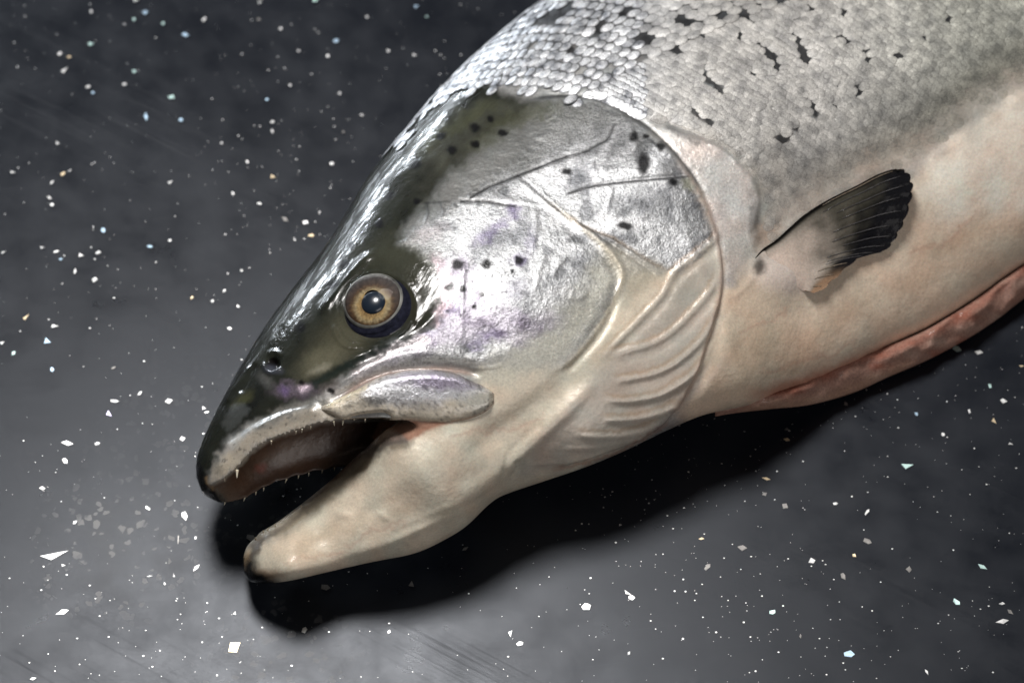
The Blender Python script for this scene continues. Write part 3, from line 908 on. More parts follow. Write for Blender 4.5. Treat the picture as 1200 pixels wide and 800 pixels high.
def skin_material():
    m, nt, b = material('fish_skin')
    L = nt.links.new

    def attr(n):
        a = nt.nodes.new('ShaderNodeAttribute')
        a.attribute_name = n
        return a

    g = nt.nodes.new('ShaderNodeNewGeometry')

    def noise(scale, detail, rough=0.6):
        n = nt.nodes.new('ShaderNodeTexNoise')
        set_in(n, 'Scale', scale)
        set_in(n, 'Detail', detail)
        set_in(n, 'Roughness', rough)
        L(g.outputs['Position'], n.inputs['Vector'])
        return n

    def math_(op, a, b_=None):
        n = nt.nodes.new('ShaderNodeMath')
        n.operation = op
        for i, v in enumerate((a, b_)):
            if v is None:
                continue
            if isinstance(v, (int, float)):
                n.inputs[i].default_value = v
            else:
                L(v, n.inputs[i])
        return n.outputs[0]

    ck = attr('crink').outputs['Fac']
    fine = noise(1500, 6, 0.65)
    mid = noise(330, 5, 0.6)
    wet = noise(520, 3, 0.5)
    grain = noise(4200, 2, 0.5)
    cells = nt.nodes.new('ShaderNodeTexVoronoi')
    set_in(cells, 'Scale', 620)
    L(g.outputs['Position'], cells.inputs['Vector'])
    # fine pigment mottling
    mr = nt.nodes.new('ShaderNodeMapRange')
    mr.inputs[1].default_value = 0.32
    mr.inputs[2].default_value = 0.68
    mr.inputs[3].default_value = 0.55
    mr.inputs[4].default_value = 1.3
    L(fine.outputs[0], mr.inputs[0])
    mx = nt.nodes.new('ShaderNodeMix')
    mx.data_type = 'RGBA'
    mx.blend_type = 'MULTIPLY'
    L(math_('ADD', math_('MULTIPLY', ck, 0.85), 0.15), mx.inputs[0])
    L(attr('albedo').outputs['Color'], mx.inputs[6])
    L(mr.outputs[0], mx.inputs[7])
    L(mx.outputs[2], b.inputs['Base Color'])
    L(attr('metal').outputs['Fac'], b.inputs['Metallic'])
    L(attr('rough').outputs['Fac'], b.inputs['Roughness'])
    L(attr('spec').outputs['Fac'], b.inputs['Specular IOR Level'])
    set_in(b, 'Coat Roughness', 0.035)
    set_in(b, 'Subsurface Weight', 0.06)
    set_in(b, 'Subsurface Radius', (1.0, 0.45, 0.25))
    set_in(b, 'Subsurface Scale', 0.0015)
    # relief
    h = math_('ADD', math_('MULTIPLY', math_('MULTIPLY', mid.outputs[0], ck), 0.00038),
              math_('ADD', math_('MULTIPLY', math_('MULTIPLY', fine.outputs[0], math_('ADD', ck, 0.12)), 0.00016),
                    math_('ADD', math_('MULTIPLY', grain.outputs[0], 0.00002), math_('MULTIPLY', cells.outputs['Distance'], 0.00006))))
    bp = nt.nodes.new('ShaderNodeBump')
    bp.inputs['Strength'].default_value = 1.0
    bp.inputs['Distance'].default_value = 1.0
    L(h, bp.inputs['Height'])
    L(bp.outputs[0], b.inputs['Normal'])
    bc = nt.nodes.new('ShaderNodeBump')
    bc.inputs['Strength'].default_value = 1.0
    bc.inputs['Distance'].default_value = 1.0
    # slime dries in streaks that run along the head
    vr = nt.nodes.new('ShaderNodeVectorRotate')
    vr.rotation_type = 'Z_AXIS'
    vr.inputs['Angle'].default_value = R(-58)
    L(g.outputs['Position'], vr.inputs['Vector'])
    mp = nt.nodes.new('ShaderNodeMapping')
    mp.inputs['Scale'].default_value = (110, 800, 400)
    L(vr.outputs[0], mp.inputs['Vector'])
    stk = nt.nodes.new('ShaderNodeTexNoise')
    set_in(stk, 'Scale', 1.0)
    set_in(stk, 'Detail', 4)
    set_in(stk, 'Roughness', 0.65)
    L(mp.outputs[0], stk.inputs['Vector'])
    sm = nt.nodes.new('ShaderNodeMapRange')
    sm.inputs[1].default_value, sm.inputs[2].default_value = 0.47, 0.53
    sm.inputs[3].default_value, sm.inputs[4].default_value = 0.22, 1.7
    L(stk.outputs[0], sm.inputs[0])
    cw = math_('MULTIPLY', attr('coat').outputs['Fac'], sm.outputs[0])
    L(cw, b.inputs['Coat Weight'])
    L(math_('ADD', math_('ADD', math_('MULTIPLY', wet.outputs[0], 0.00010), math_('MULTIPLY', stk.outputs[0], 0.00002)), math_('MULTIPLY', fine.outputs[0], 0.000035)), bc.inputs['Height'])
    L(bc.outputs[0], b.inputs['Coat Normal'])
    return m


fish = bpy.data.objects.new('salmon', None)
COL.objects.link(fish)
fish.location = tuple(W((600, 330), 0.0))
fish['label'] = 'large silver salmon lying on its side with open toothed mouth on the dark glittering table'
fish['category'] = 'fish'
bpy.context.view_layer.update()
FINV = fish.matrix_world.inverted()


def fish_part(name, me, mat, parent=None, kind=None):
    o = obj(name, me, mat, parent or fish, kind)
    if parent is None:
        o.matrix_parent_inverse = FINV
    return o


body = fish_part('body', body_me, skin_material())
# ------------------------------------------------------------------ parts that lie on the body
FI = np.nonzero(front > 0.3)[0]
FP = P[FI]
order = np.argsort(FP[:, 0])
FI, FP = FI[order], FP[order]


def on(p, lift=0.0, want_normal=False):
    """a point on the finished skin under a measured point, lifted towards the viewer side (metres)"""
    p = np.atleast_2d(np.asarray(p, float))
    out = np.empty((len(p), 3))
    nn = np.empty((len(p), 3))
    for k, q in enumerate(p):
        r = 5.0
        while True:
            a, b = np.searchsorted(FP[:, 0], (q[0] - r, q[0] + r))
            j = np.arange(a, b)[np.abs(FP[a:b, 1] - q[1]) < r]
            if len(j) > 3 or r > 200:
                break
            r *= 2
        d2 = ((FP[j] - q) ** 2).sum(1)
        # topmost sheet among the nearest ones
        m = d2 <= max(9.0, d2.min() * 1.5)
        m &= co[FI[j], 2] > co[FI[j[m]], 2].max() - 0.0025
        z = np.average(co[FI[j[m]], 2], weights=1 / (d2[m] + 0.2))
        out[k] = W(q, z)
        nn[k] = nrm[FI[j[np.argmin(d2)]]]
    vv = CAM - out
    vv /= np.linalg.norm(vv, axis=1)[:, None]
    out += vv * np.reshape(np.broadcast_to(lift, len(p)), (-1, 1))
    return (out, nn) if want_normal else out


SKIN = body.data.materials[0]


def paint_mesh(me, fn):
    n = len(me.vertices)
    c = np.empty(n * 3, np.float32)
    me.vertices.foreach_get('co', c)
    p_ = Paint(n, project(c.reshape(-1, 3).astype(float)))
    fn(p_)
    point_attr(me, 'albedo', np.clip(p_.col, 0.002, 0.95), 'FLOAT_COLOR')
    for nm in ('metal', 'rough', 'crink', 'coat'):
        point_attr(me, nm, getattr(p_, nm))


# upper jaw bone: a long plate over the corner of the mouth
mt = spline([(377, 476), (388, 471), (402, 464), (424, 453), (440, 444), (458, 438), (480, 434), (506, 433), (532, 437), (552, 446), (570, 454), (579, 461)], 8)
mb = spline([(377, 480), (388, 485), (402, 491), (424, 492), (440, 492), (458, 492), (480, 492), (506, 494), (528, 494), (548, 491), (568, 483), (579, 472)], 8)
nu, nv_ = len(mt), 22
tv = np.linspace(0, 1, nv_)
mpx = mt[:, None, :] + tv[None, :, None] * (mb - mt)[:, None, :]
u_ = np.linspace(0, 1, nu)[:, None]
endf = (smooth(0, 0.10, u_) * smooth(1.0, 0.93, u_)) ** 0.5
base3 = on(mpx.reshape(-1, 2)).reshape(nu, nv_, 3)
for _ in range(6):
    base3[1:-1, :, 2] = 0.25 * base3[:-2, :, 2] + 0.5 * base3[1:-1, :, 2] + 0.25 * base3[2:, :, 2]
    base3[:, 1:-1, 2] = 0.25 * base3[:, :-2, 2] + 0.5 * base3[:, 1:-1, 2] + 0.25 * base3[:, 2:, 2]
# the plate is stiffer than the skin: it bridges the slot above it
zl = base3[:, :1, 2] * (1 - tv) + base3[:, -1:, 2] * tv
base3[..., 2] = np.maximum(base3[..., 2], zl)
prof = np.sin(np.clip(tv, 0, 1) * math.pi) ** 0.55
lift = (0.0002 + 0.0019 * prof[None, :] * endf + 0.0005 * np.exp(-((tv[None, :] - 0.12) / 0.1) ** 2) * endf - 0.0003 * np.exp(-((tv[None, :] - 0.45) / 0.18) ** 2) * endf * smooth(0.2, 0.6, u_))
top3 = W(mpx, base3[..., 2])
vv = CAM - top3
vv /= np.linalg.norm(vv, axis=-1)[..., None]
front3 = top3 + vv * lift[..., None]
back3 = top3 - vv * (0.0012 + 0.0016 * prof[None, :] * endf)[..., None]
rings = np.concatenate([front3, back3[:, ::-1][:, 1:-1]], 1)
v_, f_ = closed_loft(rings)
mx_me = mesh_from('jaw_bone', v_, f_)


def paint_max(p):
    a = np.arange(len(p.P))
    p.col[:] = (0.56, 0.50, 0.41)
    p.metal[:] = 0.08
    p.rough[:] = 0.30
    p.crink[:] = 0.35
    p.coat[:] = 0.6
    p.poly([(425, 462), (450, 438), (500, 425), (545, 440), (570, 458), (540, 468), (500, 470), (450, 475)], 8, wob=4, wob2=4, col=(0.72, 0.72, 0.75), metal=0.5, crink=0.8)
    p.blob((512, 446), 40, 9, 4, 0.7, 0.7, wob=4, wob2=5, col=(0.36, 0.29, 0.44), metal=0.6)
    p.blob((450, 466), 26, 9, -15, 0.8, 0.65, wob=4, wob2=5, col=(0.13, 0.125, 0.12), metal=0.3)
    p.blob((490, 474), 22, 6, 5, 0.8, 0.5, wob=4, wob2=5, col=(0.20, 0.20, 0.21), metal=0.3)
    p.stroke([(380, 477), (402, 465), (424, 455), (433, 452)], 3.5, 0.9, wob2=1, col=(0.68, 0.60, 0.44), metal=0.1)
    p.stroke([(400, 478), (430, 468), (455, 472)], 4, 0.6, wob2=4, col=(0.12, 0.115, 0.105))
    p.stroke([(430, 487), (480, 487), (530, 488)], 5, 0.6, wob2=2, col=(0.58, 0.53, 0.44), metal=0.1)
    p.blob((560, 470), 22, 12, 0, 0.6, 0.6, wob2=3, col=(0.50, 0.51, 0.47), metal=0.3)
    p.stroke([(581, 462), (580, 472), (570, 483), (550, 491), (530, 494)], 2.0, 0.6, taper=False, col=(0.38, 0.17, 0.10), metal=0)
    p.stroke([(505, 433), (532, 437), (552, 446), (568, 455)], 2.2, 0.7, wob2=2, col=(0.05, 0.045, 0.05))
    p.stroke([(535, 463), (556, 459), (570, 456)], 2.2, 0.8, wob2=1, col=(0.8, 0.79, 0.78), metal=0.5)
    f = smooth(0.35, 0.5, vnoise(p.P, 2.6, 97, 2))
    p.put(a, f * 0.55, col=(0.06, 0.055, 0.055))


paint_mesh(mx_me, paint_max)
fish_part('jaw_bone', mx_me, SKIN)

# teeth
TOOTH = simple('tooth_enamel', (0.72, 0.64, 0.50), 0.22, coat=0.5, sss=0.15)


def tooth_mesh(seed):
    r_ = random.Random(seed)
    rings = []
    for k in range(6):
        t = k / 5
        rad = 0.5 * (1 - t) ** 0.75 + 0.03
        bend = 0.35 * t * t
        rings.append([(rad * math.cos(a) + bend, rad * 0.8 * math.sin(a), t * 2.6) for a in np.linspace(0, 2 * math.pi, 8, endpoint=False)])
    return mesh_from('tooth', *closed_loft(np.array(rings)))


TM = tooth_mesh(1)
near_teeth = [(278, 551, 13), (263, 561, 8), (305, 527, 9), (331, 511, 8), (347, 505.5, 8), (354, 503, 6), (376, 497, 8), (391, 494, 7), (402, 493, 8), (428, 491.5, 6), (292, 537, 6), (318, 517, 6), (364, 500, 5), (415, 492, 4), (465, 494, 4), (494, 495, 4)]
far_teeth = [(264, 589, 5), (287, 584, 5), (300, 577, 5), (309, 572.5, 6), (322, 566.5, 5), (336, 562, 6), (350, 558, 7), (362, 555, 5), (378, 551, 6), (392, 549, 5)]
low_teeth = [(309, 623, 6), (318, 618, 5), (323, 616, 5), (300, 631, 6), (353, 593, 6), (338, 604, 4), (372, 577, 4), (390, 562, 4), (314, 621, 4)]
for lst, dirp in ((near_teeth, (0.15, 1.0)), (far_teeth, (-0.25, 1.0)), (low_teeth, (-0.5, -0.9))):
    for i, (x, y, ln) in enumerate(lst):
        if lst is far_teeth:
            b0 = W(np.array([x, y - 1.0]), 0.0)
            # far lip height: search the section there
            z = 0.020
            i2 = np.argmin(((P - (x, y)) ** 2).sum(1) + 1e-9)
            z = co[i2, 2]
            b0 = W(np.array([x, y - 1.5]), z)
        else:
            b0 = on((x, y - (1.0 if lst is near_teeth else -1.5)), -0.0006)[0]
            z = b0[2]
        if random.random() < 0.25 and ln < 9:
            continue
        ln *= random.uniform(0.35, 0.7) if ln < 12 else 0.75
        d = np.array([dirp[0] + random.uniform(-.25, .25), dirp[1]])
        tip = W(np.array([x, y]) + d * ln, z - (0.0012 if lst is not low_teeth else -0.0015))
        ax = Vector(tip - b0)
        q = ax.to_track_quat('Z', 'X')
        s_ = ax.length / 2.6
        o = fish_part('tooth', TM, TOOTH)
        o.matrix_basis = FINV.inverted() @ Matrix.Translation(Vector(b0)) @ q.to_matrix().to_4x4() @ Matrix.Diagonal((s_ * 1.15, s_ * 1.15, s_, 1))
        o.matrix_parent_inverse = FINV
        o.matrix_basis = Matrix.Translation(Vector(b0)) @ q.to_matrix().to_4x4() @ Matrix.Diagonal((s_ * 1.15, s_ * 1.15, s_, 1))

# eye
c0, n0 = on([(430, 350), (460, 350), (430, 375), (460, 375), (490, 330), (395, 390), (400, 320)], want_normal=True)
EC = on([(441, 361)])[0]
lip3 = on(ring)
EC = lip3.mean(0)
u1, s1, vt = np.linalg.svd(lip3 - EC)
EN = vt[2] if vt[2] @ (CAM - EC) > 0 else -vt[2]
vdir = (CAM - EC) / np.linalg.norm(CAM - EC)
EN = EN * 0.8 + vdir * 0.2
EN /= np.linalg.norm(EN)
EX = np.cross(np.array([0, 1, 0]), EN)
EX /= np.linalg.norm(EX)
EY = np.cross(EN, EX)
PXM = 0.00025 * (np.linalg.norm(CAM - EC) / DIST)


def eye_dome(name, cpx, r_px, height, off, inner=0.0, nr=14, na=72, prof=1.0, ry=1.0):
    """dome or ring of measured radius, facing out of the socket"""
    c = W(np.array(cpx, float), EC[2])
    c = c + EN * ((EC - c) @ EN)
    V, F = [], []
    for k in range(nr + 1):
        t = inner + (1 - inner) * k / nr
        hgt = height * (1 - t ** 2) ** prof if t < 1 else 0.0
        for a in np.linspace(0, 2 * math.pi, na, endpoint=False):
            V.append(c + (EX * math.cos(a) + EY * math.sin(a) * ry) * (r_px * PXM * t) + EN * (off + hgt))
    F = grid_faces(nr + 1, na)
    return mesh_from(name, np.array(V), F[:, ::-1]), c


def eye_shader(name, c, fn):
    m, nt, b = material(name)
    fn(m, nt, b)
    return m


ball_me, ec = eye_dome('eyeball', (444, 361), 43.5, 0.0036, -0.0016, prof=0.5)
BALL = simple('eyeball_skin', (0.015, 0.016, 0.027), 0.10, coat=0.6, noise=0.4, nscale=700)
eye = fish_part('eye', ball_me, BALL)


def ring_mat(name, c, rmax, stops, rough=0.3, metal=0.0):
    """colours in rings round the middle of the eye, with fibres running outwards"""
    m, nt, b = material(name)
    L = nt.links.new
    g = nt.nodes.new('ShaderNodeNewGeometry')
    sub = nt.nodes.new('ShaderNodeVectorMath')
    sub.operation = 'SUBTRACT'
    sub.inputs[1].default_value = tuple(c)
    L(g.outputs['Position'], sub.inputs[0])
    ln = nt.nodes.new('ShaderNodeVectorMath')
    ln.operation = 'LENGTH'
    L(sub.outputs[0], ln.inputs[0])
    nz = nt.nodes.new('ShaderNodeTexNoise')
    set_in(nz, 'Scale', 900)
    set_in(nz, 'Detail', 4)
    L(g.outputs['Position'], nz.inputs['Vector'])
    nrmv = nt.nodes.new('ShaderNodeVectorMath')
    nrmv.operation = 'NORMALIZE'
    L(sub.outputs[0], nrmv.inputs[0])
    fib = nt.nodes.new('ShaderNodeTexNoise')
    set_in(fib, 'Scale', 9)
    set_in(fib, 'Detail', 5)
    L(nrmv.outputs[0], fib.inputs['Vector'])
    a = nt.nodes.new('ShaderNodeMath')
    a.operation = 'MULTIPLY_ADD'
    L(nz.outputs[0], a.inputs[0])
    a.inputs[1].default_value = 0.16
    d = nt.nodes.new('ShaderNodeMath')
    d.operation = 'DIVIDE'
    L(ln.outputs['Value'], d.inputs[0])
    d.inputs[1].default_value = rmax
    L(d.outputs[0], a.inputs[2])
    s = nt.nodes.new('ShaderNodeMath')
    s.operation = 'SUBTRACT'
    L(a.outputs[0], s.inputs[0])
    s.inputs[1].default_value = 0.08
    cr = nt.nodes.new('ShaderNodeValToRGB')
    el = cr.color_ramp.elements
    for i, (p, cc) in enumerate(stops):
        e = el[i] if i < 2 else el.new(p)
        e.position = p
        e.color = (*cc, 1)
    L(s.outputs[0], cr.inputs[0])
    mx = nt.nodes.new('ShaderNodeMix')
    mx.data_type = 'RGBA'
    mx.blend_type = 'MULTIPLY'
    mx.inputs[0].default_value = 0.75
    mr = nt.nodes.new('ShaderNodeMapRange')
    mr.inputs[1].default_value = 0.3
    mr.inputs[2].default_value = 0.7
    mr.inputs[3].default_value = 0.35
    mr.inputs[4].default_value = 1.2
    L(fib.outputs[0], mr.inputs[0])
    L(cr.outputs[0], mx.inputs[6])
    L(mr.outputs[0], mx.inputs[7])
    L(mx.outputs[2], b.inputs['Base Color'])
    set_in(b, 'Roughness', rough)
    set_in(b, 'Metallic', metal)
    return m


def eye_sub(name, me, mat):
    o = obj(name, me, mat, eye)
    o.matrix_parent_inverse = Matrix()
    return o


ir_me, ic = eye_dome('iris', (439, 354), 34, 0.0014, 0.0014, inner=0.3, prof=0.6)
ic = W(np.array([438.0, 361.0]), EC[2])
ic = ic + EN * ((EC - ic) @ EN)
rm = 42 * PXM
IR = ring_mat('iris_gold', ic, rm, [(0.0, (0.02, 0.015, 0.01)), (0.33, (0.06, 0.035, 0.012)), (0.39, (0.24, 0.15, 0.06)), (0.47, (0.36, 0.25, 0.11)), (0.53, (0.32, 0.25, 0.14)), (0.62, (0.10, 0.058, 0.028)), (0.70, (0.055, 0.035, 0.025)), (0.88, (0.05, 0.042, 0.04)), (1.0, (0.30, 0.30, 0.29))], 0.55, 0.0)
IR.node_tree.nodes['Principled BSDF'].inputs['Specular IOR Level'].default_value = 0.15
RIM = simple('iris_silver', (0.27, 0.27, 0.25), 0.3, metal=0.2, noise=0.92, nscale=170)
eye_sub('iris', ir_me, IR)
rim_me, _ = eye_dome('iris_rim', (438.5, 354.5), 36, 0.0030, 0.0008, inner=0.92, nr=5, prof=0.6)
eye_sub('iris_rim', rim_me, RIM)
pu_me, _ = eye_dome('pupil', (440, 359), 15.5, 0.0020, 0.0019, prof=0.5)
PU = simple('pupil_black', (0.014, 0.022, 0.036), 0.28, coat=0.5)
eye_sub('pupil', pu_me, PU)
# cornea: a clear wet dome over the iris
cm, cnt, cb = material('cornea_clear')
cnt.nodes.remove(cb)
tr = cnt.nodes.new('ShaderNodeBsdfTransparent')
gl = cnt.nodes.new('ShaderNodeBsdfGlossy')
gl.inputs['Roughness'].default_value = 0.04
frn = cnt.nodes.new('ShaderNodeFresnel')
frn.inputs[0].default_value = 1.11
mxs = cnt.nodes.new('ShaderNodeMixShader')
cnt.links.new(frn.outputs[0], mxs.inputs[0])
cnt.links.new(tr.outputs[0], mxs.inputs[1])
cnt.links.new(gl.outputs[0], mxs.inputs[2])
cnt.links.new(mxs.outputs[0], cnt.nodes['Material Output'].inputs[0])
cor_me, _ = eye_dome('cornea', (440, 355), 38, 0.0022, 0.0022, prof=0.7)
eye_sub('cornea', cor_me, cm)

# pectoral fin
lead = spline([(884, 300), (893, 290), (908, 280), (926, 264), (944, 249), (972, 232), (1003, 217), (1026, 205), (1043, 199), (1052, 198)], 5)
outer = spline([(1052, 198), (1062, 201), (1068, 212), (1069, 224), (1066, 239), (1060, 258), (1053, 272), (1046, 284), (1036, 294), (1022, 298), (1006, 303), (990, 315), (974, 330), (958, 342), (945, 341)], 6)
trail = spline([(884, 306), (892, 318), (905, 330), (920, 338), (934, 342), (945, 341)], 6)
NRAY = 14
fu, fv = 44, NRAY * 7 + 1
us = np.linspace(0, 1, fu)
vs = np.linspace(0, 1, fv)
L0 = catmull_at(lead, us * (len(lead) - 1))
T0 = catmull_at(trail, us * (len(trail) - 1))
O0 = catmull_at(outer, vs * (len(outer) - 1))
B0 = np.array([885.0, 303.0])
# rows run from a broad fleshy root to the outer edge, bowed like the leading edge
base_c = spline([(885, 302), (893, 313), (905, 326), (922, 337), (941, 342)], 6)
fpx = np.zeros((fu, fv, 2))
Bv = catmull_at(base_c, vs * (len(base_c) - 1))
bow = L0 - (L0[0] * (1 - us[:, None]) + L0[-1] * us[:, None])
for j, v in enumerate(vs):
    fpx[:, j] = Bv[j] * (1 - us[:, None]) + O0[j] * us[:, None] + bow * (1 - v) ** 1.5 + np.array([0, -9.0]) * np.sin(np.pi * us[:, None]) * v * (1 - v) * 2
B0 = np.array([900.0, 315.0])
notch = np.abs(np.sin(np.pi * vs * NRAY))
fpx[-1] += (notch[:, None] - 0.6) * 3.5 * (O0 - B0) / np.linalg.norm(O0 - B0, axis=1)[:, None]
cg = on(fpx[::4, ::7].reshape(-1, 2)).reshape(-1, 3)
gx, gy = fpx[::4, ::7].shape[:2]
zc_ = cg[:, 2].reshape(gx, gy)
ui, vi = us * (gx - 1), np.clip(vs * (gy - 1), 0, gy - 1)
zi = np.array([np.interp(vi, np.arange(gy), [np.interp(u, np.arange(gx), zc_[:, k]) for k in range(gy)]) for u in ui])
for _ in range(6):
    zi[1:-1] = 0.25 * zi[:-2] + 0.5 * zi[1:-1] + 0.25 * zi[2:]
    zi[:, 1:-1] = 0.25 * zi[:, :-2] + 0.5 * zi[:, 1:-1] + 0.25 * zi[:, 2:]
UU, VVg = np.meshgrid(us, vs, indexing='ij')
flift = -0.0003 + 0.0045 * UU ** 1.3 * (1 - 0.75 * VVg) + 0.0012 * np.sin(VVg * 9) * UU
pleat = 0.00008 * np.cos(2 * np.pi * VVg * NRAY) * smooth(0.35, 0.8, UU)
pleat = pleat + 0.0004 * np.exp(-(VVg / 0.03) ** 2)


def fin_pt(extra):
    b_ = W(fpx, zi)
    v_ = CAM - b_
    v_ /= np.linalg.norm(v_, axis=-1)[..., None]
    return b_ + v_ * (flift + extra)[..., None]


ft = fin_pt(pleat)
fb = fin_pt(pleat - 0.0005 - 0.0012 * (1 - UU) ** 2)
Vf = np.concatenate([ft.reshape(-1, 3), fb.reshape(-1, 3)])
Ft = grid_faces(fu, fv, wrap=False)
nb = fu * fv
Fb = Ft[:, ::-1] + nb
side = []
bd = [(i, 0) for i in range(fu)] + [(fu - 1, j) for j in range(1, fv)] + [(i, fv - 1) for i in range(fu - 2, -1, -1)] + [(0, j) for j in range(fv - 2, 0, -1)]
ids = [i * fv + j for i, j in bd]
for a_, b_ in zip(ids, ids[1:] + ids[:1]):
    side.append((b_, a_, a_ + nb, b_ + nb))
fin_me = mesh_from('pectoral_fin', Vf, np.vstack([Ft[:, ::-1], Fb[:, ::-1], np.array(side)[:, ::-1]]))


def paint_fin(p):
    u = np.concatenate([UU.ravel(), UU.ravel()])
    v = np.concatenate([VVg.ravel(), VVg.ravel()])
    a = np.arange(len(u))
    p.col[:] = (0.062, 0.058, 0.045)
    p.metal[:] = 0.0
    p.rough[:] = 0.33
    p.crink[:] = 0.3
    p.coat[:] = 0.12
    p.spec[:] = 0.2
    n = vnoise(p.P, 12, 5, 3)
    p.put(a, smooth(0.70, 0.30, u + 0.12 * n - 0.35 * (v - 0.4)) * smooth(0.02, 0.12, v), col=(0.40, 0.35, 0.30), rough=0.36)
    p.put(a, smooth(0.55, 0.18, u + 0.08 * n - 0.15 * (v - 0.5)) * smooth(0.06, 0.25, v), col=(0.66, 0.54, 0.46))
    p.put(a, smooth(0.70, 0.84, v + 0.08 * n) * smooth(0.45, 0.8, u + 0.1 * n), col=(0.30, 0.19, 0.12))
    p.put(a, smooth(0.56, 0.80, u + 0.10 * n + 0.16 * np.sin(v * 3.0) - 0.1) * smooth(0.88, 0.74, v), col=(0.010, 0.010, 0.012), rough=0.28)
    p.put(a, smooth(0.08, 0.03, v) * smooth(0.0, 0.05, u), col=(0.012, 0.011, 0.010))
    p.blob((893, 310), 6, 9, 10, 0.6, 0.9, wob2=3, col=(0.025, 0.02, 0.016))


paint_mesh(fin_me, paint_fin)
fin = fish_part('pectoral_fin', fin_me, SKIN)
RAYM = simple('fin_ray_horn', (0.085, 0.082, 0.085), 0.25, coat=0.5, noise=0.4)
RAYW = simple('fin_ray_pale', (0.26, 0.21, 0.16), 0.3, coat=0.4, noise=0.3)
for k in range(NRAY):
    j = min(k * 7 + 3, fv - 1)
    i0, i1 = int(fu * (0.48 + 0.10 * random.random())), int(fu * (0.97 - 0.05 * random.random()))
    if k > NRAY * 0.72:
        i1 = int(fu * 0.9)
    path = fin_pt(pleat + 0.00012)[i0:i1:2, j]
    rings = []
    tot = len(path)
    for q in range(tot):
        tng = path[min(q + 1, tot - 1)] - path[max(q - 1, 0)]
        tng /= np.linalg.norm(tng)
        n_ = CAM - path[q]
        n_ -= tng * (n_ @ tng)
        n_ /= np.linalg.norm(n_)
        b_ = np.cross(tng, n_)
        rad = 0.00012 * (0.35 + 0.65 * math.sin(math.pi * min(1, 0.12 + 0.85 * q / tot)))
        rings.append([path[q] + rad * (math.cos(t) * b_ + 0.7 * math.sin(t) * n_) for t in np.linspace(0, 2 * math.pi, 6, endpoint=False)])
    rme = mesh_from('fin_ray', *closed_loft(np.array(rings)))
    o = obj('fin_ray', rme, RAYW if k > 9 or k < 1 else RAYM, fin)

# cut belly edge: raw pink flesh folded under the belly wall and lying on the table
fu_ = spline([(838, 483), (860, 471), (905, 458), (950, 442), (1000, 419), (1040, 405), (1080, 389), (1110, 372), (1140, 353), (1170, 331), (1200, 309), (1260, 267), (1340, 217), (1420, 163)], 10)
fl_ = spline([(838, 488), (860, 484), (905, 479), (950, 474), (1000, 460), (1040, 442), (1080, 425), (1110, 410), (1140, 393), (1170, 373), (1200, 350), (1260, 308), (1340, 256), (1420, 200)], 10)
nf = len(fu_)
tt = np.linspace(0, 1, nf)
rings = []
NW = 26
for i in range(nf):
    xf = fl_[i, 0]
    zt = 0.0205 - 0.0105 * smooth(860, 1020, xf)
    zb = 0.015 - 0.0128 * smooth(860, 1010, xf)
    ring_ = []
    for k in range(NW):
        a = 2 * math.pi * k / NW
        # a flattened lobe: outer face between the crease and the lower edge, inner face tucked behind
        f = (1 - math.cos(a)) / 2
        p_ = fu_[i] + f * (fl_[i] - fu_[i])
        z_ = zt * (1 - f) + zb * f
        th = 0.0042 * smooth(838, 900, xf) + 0.0006
        wv = vnoise(np.array([[xf * 0.8, a * 22.0]]), 14, 7, 3)[0]
        out = th * math.sin(a) * (1.0 + 0.55 * wv) + 0.0006 * wv
        b_ = W(p_, z_)
        v_ = CAM - b_
        v_ /= np.linalg.norm(v_)
        q_ = b_ + v_ * out
        q_[2] = max(q_[2], 0.0006)
        ring_.append(q_)
    rings.append(ring_)
flap_me = mesh_from('belly_flap', *closed_loft(np.array(rings)))


def paint_flap(p):
    a = np.arange(len(p.P))
    p.col[:] = (0.36, 0.215, 0.17)
    p.metal[:] = 0
    p.rough[:] = 0.33
    p.crink[:] = 0.7
    p.coat[:] = 0.22
    n = vnoise(p.P * np.array([0.6, 1.4]), 20, 15, 4)
    p.put(a, smooth(0.0, 0.5, n) * 0.7, col=(0.50, 0.35, 0.285))
    p.put(a, smooth(0.1, 0.6, -n) * 0.7, col=(0.30, 0.10, 0.065))
    p.stroke([(860, 474), (950, 449), (1000, 426), (1080, 397), (1140, 361), (1200, 318), (1300, 250)], 5, 0.55, wob2=3, col=(0.30, 0.11, 0.075))
    p.stroke([(860, 482), (950, 470), (1000, 455), (1080, 421)], 6, 0.5, wob2=4, col=(0.48, 0.30, 0.21))


paint_mesh(flap_me, paint_flap)
fish_part('belly_flap', flap_me, SKIN)

# ------------------------------------------------------------------ scales
SCALE_ZONE = [(466, 172), (500, 134), (530, 114), (562, 106), (600, 103), (640, 110), (690, 115), (735, 128), (772, 148), (830, 164), (880, 200), (897, 240), (902, 276), (950, 240), (1040, 192), (1086, 174), (1150, 126), (1260, 60), (1500, -60), (1700, -300), (500, -300), (380, 200)]


def skin_pt(s, ph):
    c = np.cos(ph)
    p1, z1 = section(s, c, True)
    p2, z2 = section(s, c, False)
    m = ph >= 0
    return W(np.where(m[:, None], p1, p2), np.where(m, z1, z2))


def scale_mesh():
    V = [(0, 0, 0.09)]
    for rr, h in ((0.62, 0.068), (1.0, -0.01)):
        for k in range(10):
            a = 2 * math.pi * k / 10
            V.append((rr * math.cos(a) * (1.0 if math.cos(a) > 0 else 1.15), rr * math.sin(a) * 0.92 * (1 - 0.12 * abs(math.cos(a))), h))
    F = [(0, 1 + k, 1 + (k + 1) % 10) for k in range(10)]
    for k in range(10):
        F.append((1 + k, 11 + k, 11 + (k + 1) % 10, 1 + (k + 1) % 10))
    return np.array(V), F


SV, SF = scale_mesh()
ROW, STEP = 0.0026, 0.0046
scl = []
